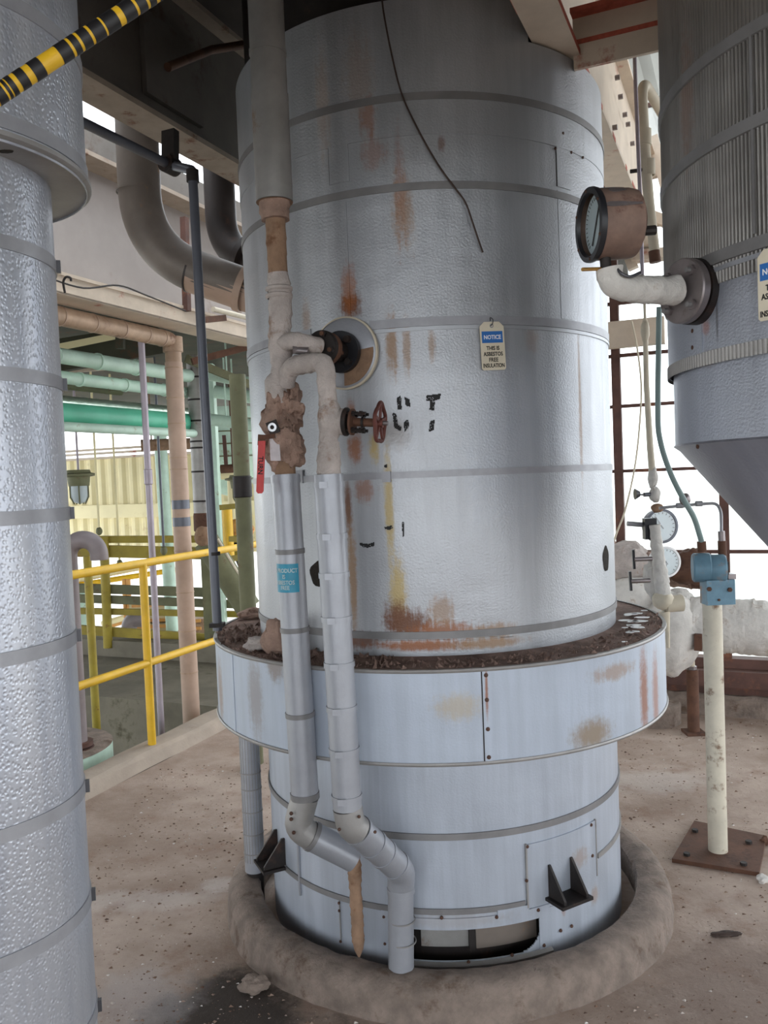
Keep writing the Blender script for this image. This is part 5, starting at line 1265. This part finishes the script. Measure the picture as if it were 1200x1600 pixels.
tag(MB().blob(at(378, 862, 8.4), (.10, .1, .14), 18, 12, .3, 43).build('motor', 'dark', None, True), 'dark motor below the orange casing by the tank', 'motor')

def eb_(px, py, off=-.06):
    return on_plane(px, py, mez(0, off, 2.5), BV)
tag(MB().tube(spline([eb_(70, 432), eb_(130, 450), eb_(185, 446), eb_(230, 462), eb_(290, 486)], 6), .005, 8).build('loose_cable', 'dark', None, True), 'thin dark cable lying along the cream edge beam at the upper left', 'cable')
tag(MB().tube([eb_(333, 483, -.10), eb_(400, 500, -.10)], .017, 14).build('stub_pipe', 'cream_pipe', None, True), 'short cream pipe lying on the edge beam beside the tank', 'pipe')
tag(MB().bar(eb_(318, 500, -.08), eb_(350, 497, -.08), .04, .04).build('rusty_angle', 'rusty'), 'short rusty angle bar fixed to the edge beam below the pipe elbow', 'bracket')
tag(MB().bar(eb_(288, 340, -.02), eb_(292, 486, -.02), .04, .04, AV).build('upright_bar', 'frame'), 'rusty upright bar behind the thin drop pipe, on the edge beam', 'bar')
for o in list(COL.objects):
    if o.parent is None and 'category' in o:
        b = o.name.split('.')[0]
        gname = {'overhead_pipe': 'overhead pipes under the mezzanine deck', 'insulated_pipe': 'clad upright pipes before the tank', 'notice_tag': 'notice tags on the vessels', 'pressure_gauge': 'round pressure gauges',
                 'deck_joist': 'joists and struts under the mezzanine deck', 'far_pipe': 'distant pipes beyond the pit', 'hanging_rod': 'rods hanging before the far siding', 'pendant_light': 'caged pendant lights',
                 'elbow_pipe': 'large elbow pipes left of the tank', 'louvred_cabinet': 'cabinets beyond the pit', 'lagging_scrap': 'scraps of lagging on the collar', 'mint_crosspipe': 'mint pipes right of the risers', 'far_post': 'twin posts beyond the pit'}.get(b)
        if gname: o['group'] = gname

# ================================================================== FLOOR LITTER
gr_ = MB()
for k in range(9000):
    u = rnd.random()
    if u < .45: x, y = rnd.uniform(-1.3, 0.2), rnd.uniform(1.9, 4.6)
    elif u < .85: x, y = rnd.uniform(.5, 2.3), rnd.uniform(1.9, 5.0)
    else: x, y = rnd.uniform(-.9, .9), rnd.uniform(1.6, 2.4)
    if (x - T[0]) ** 2 + (y - T[1]) ** 2 < .84 ** 2 or (x - LC[0]) ** 2 + (y - LC[1]) ** 2 < .06: continue
    if (Vector((x, y, 0)) - CURB0).dot(BV) < .02 or (Vector((x, y, 0)) - W0).dot(AV) > -.02: continue
    s = rnd.choice((.0015, .0015, .002, .003, .005)) * rnd.uniform(.7, 1.4); a = rnd.uniform(0, 6.28); f_ = rnd.uniform(.4, 1)
    c = Vector((x, y, 0)); R3 = [c + Vector((math.cos(a + q) * s * (1.6 if q else 1), math.sin(a + q) * s, 0)) for q in (0, 2.1, 4.2)]
    gr_.add(R3 + [c + ZV * s * f_], [(0, 1, 3), (1, 2, 3), (2, 0, 3)])
tag(gr_.build('floor_grit', 'grit'), 'fine grit, chips and flakes strewn over the dirty concrete floor', 'grit', kind='stuff')
for k, (px, py, rd, m, lab) in enumerate(((398, 1548, (.042, .034, .026), 'concrete', 'fist-sized broken concrete lump by the front left of the ring kerb'),
                                         (1135, 1462, (.05, .012, .008), 'wire', 'dark curled metal scrap lying on the floor at the lower right'),
                                         (1195, 1320, (.02, .02, .02), 'rusty', 'rusty nugget at the right end of the floor plate'))):
    c = gz(px, py); c.z = rd[2] * .8
    tag(MB().blob(c, rd, 16, 10, .45, 50 + k).build('floor_scrap', m, None, True), lab, 'debris')
ST = gz(1192, 1378); tag(MB().blob(ST + ZV * .012, (.022, .02, .016), 14, 10, .3, 77).build('white_pebble', 'cloth_white', None, True), 'pale pebble beside the front corner of the floor plate', 'debris')
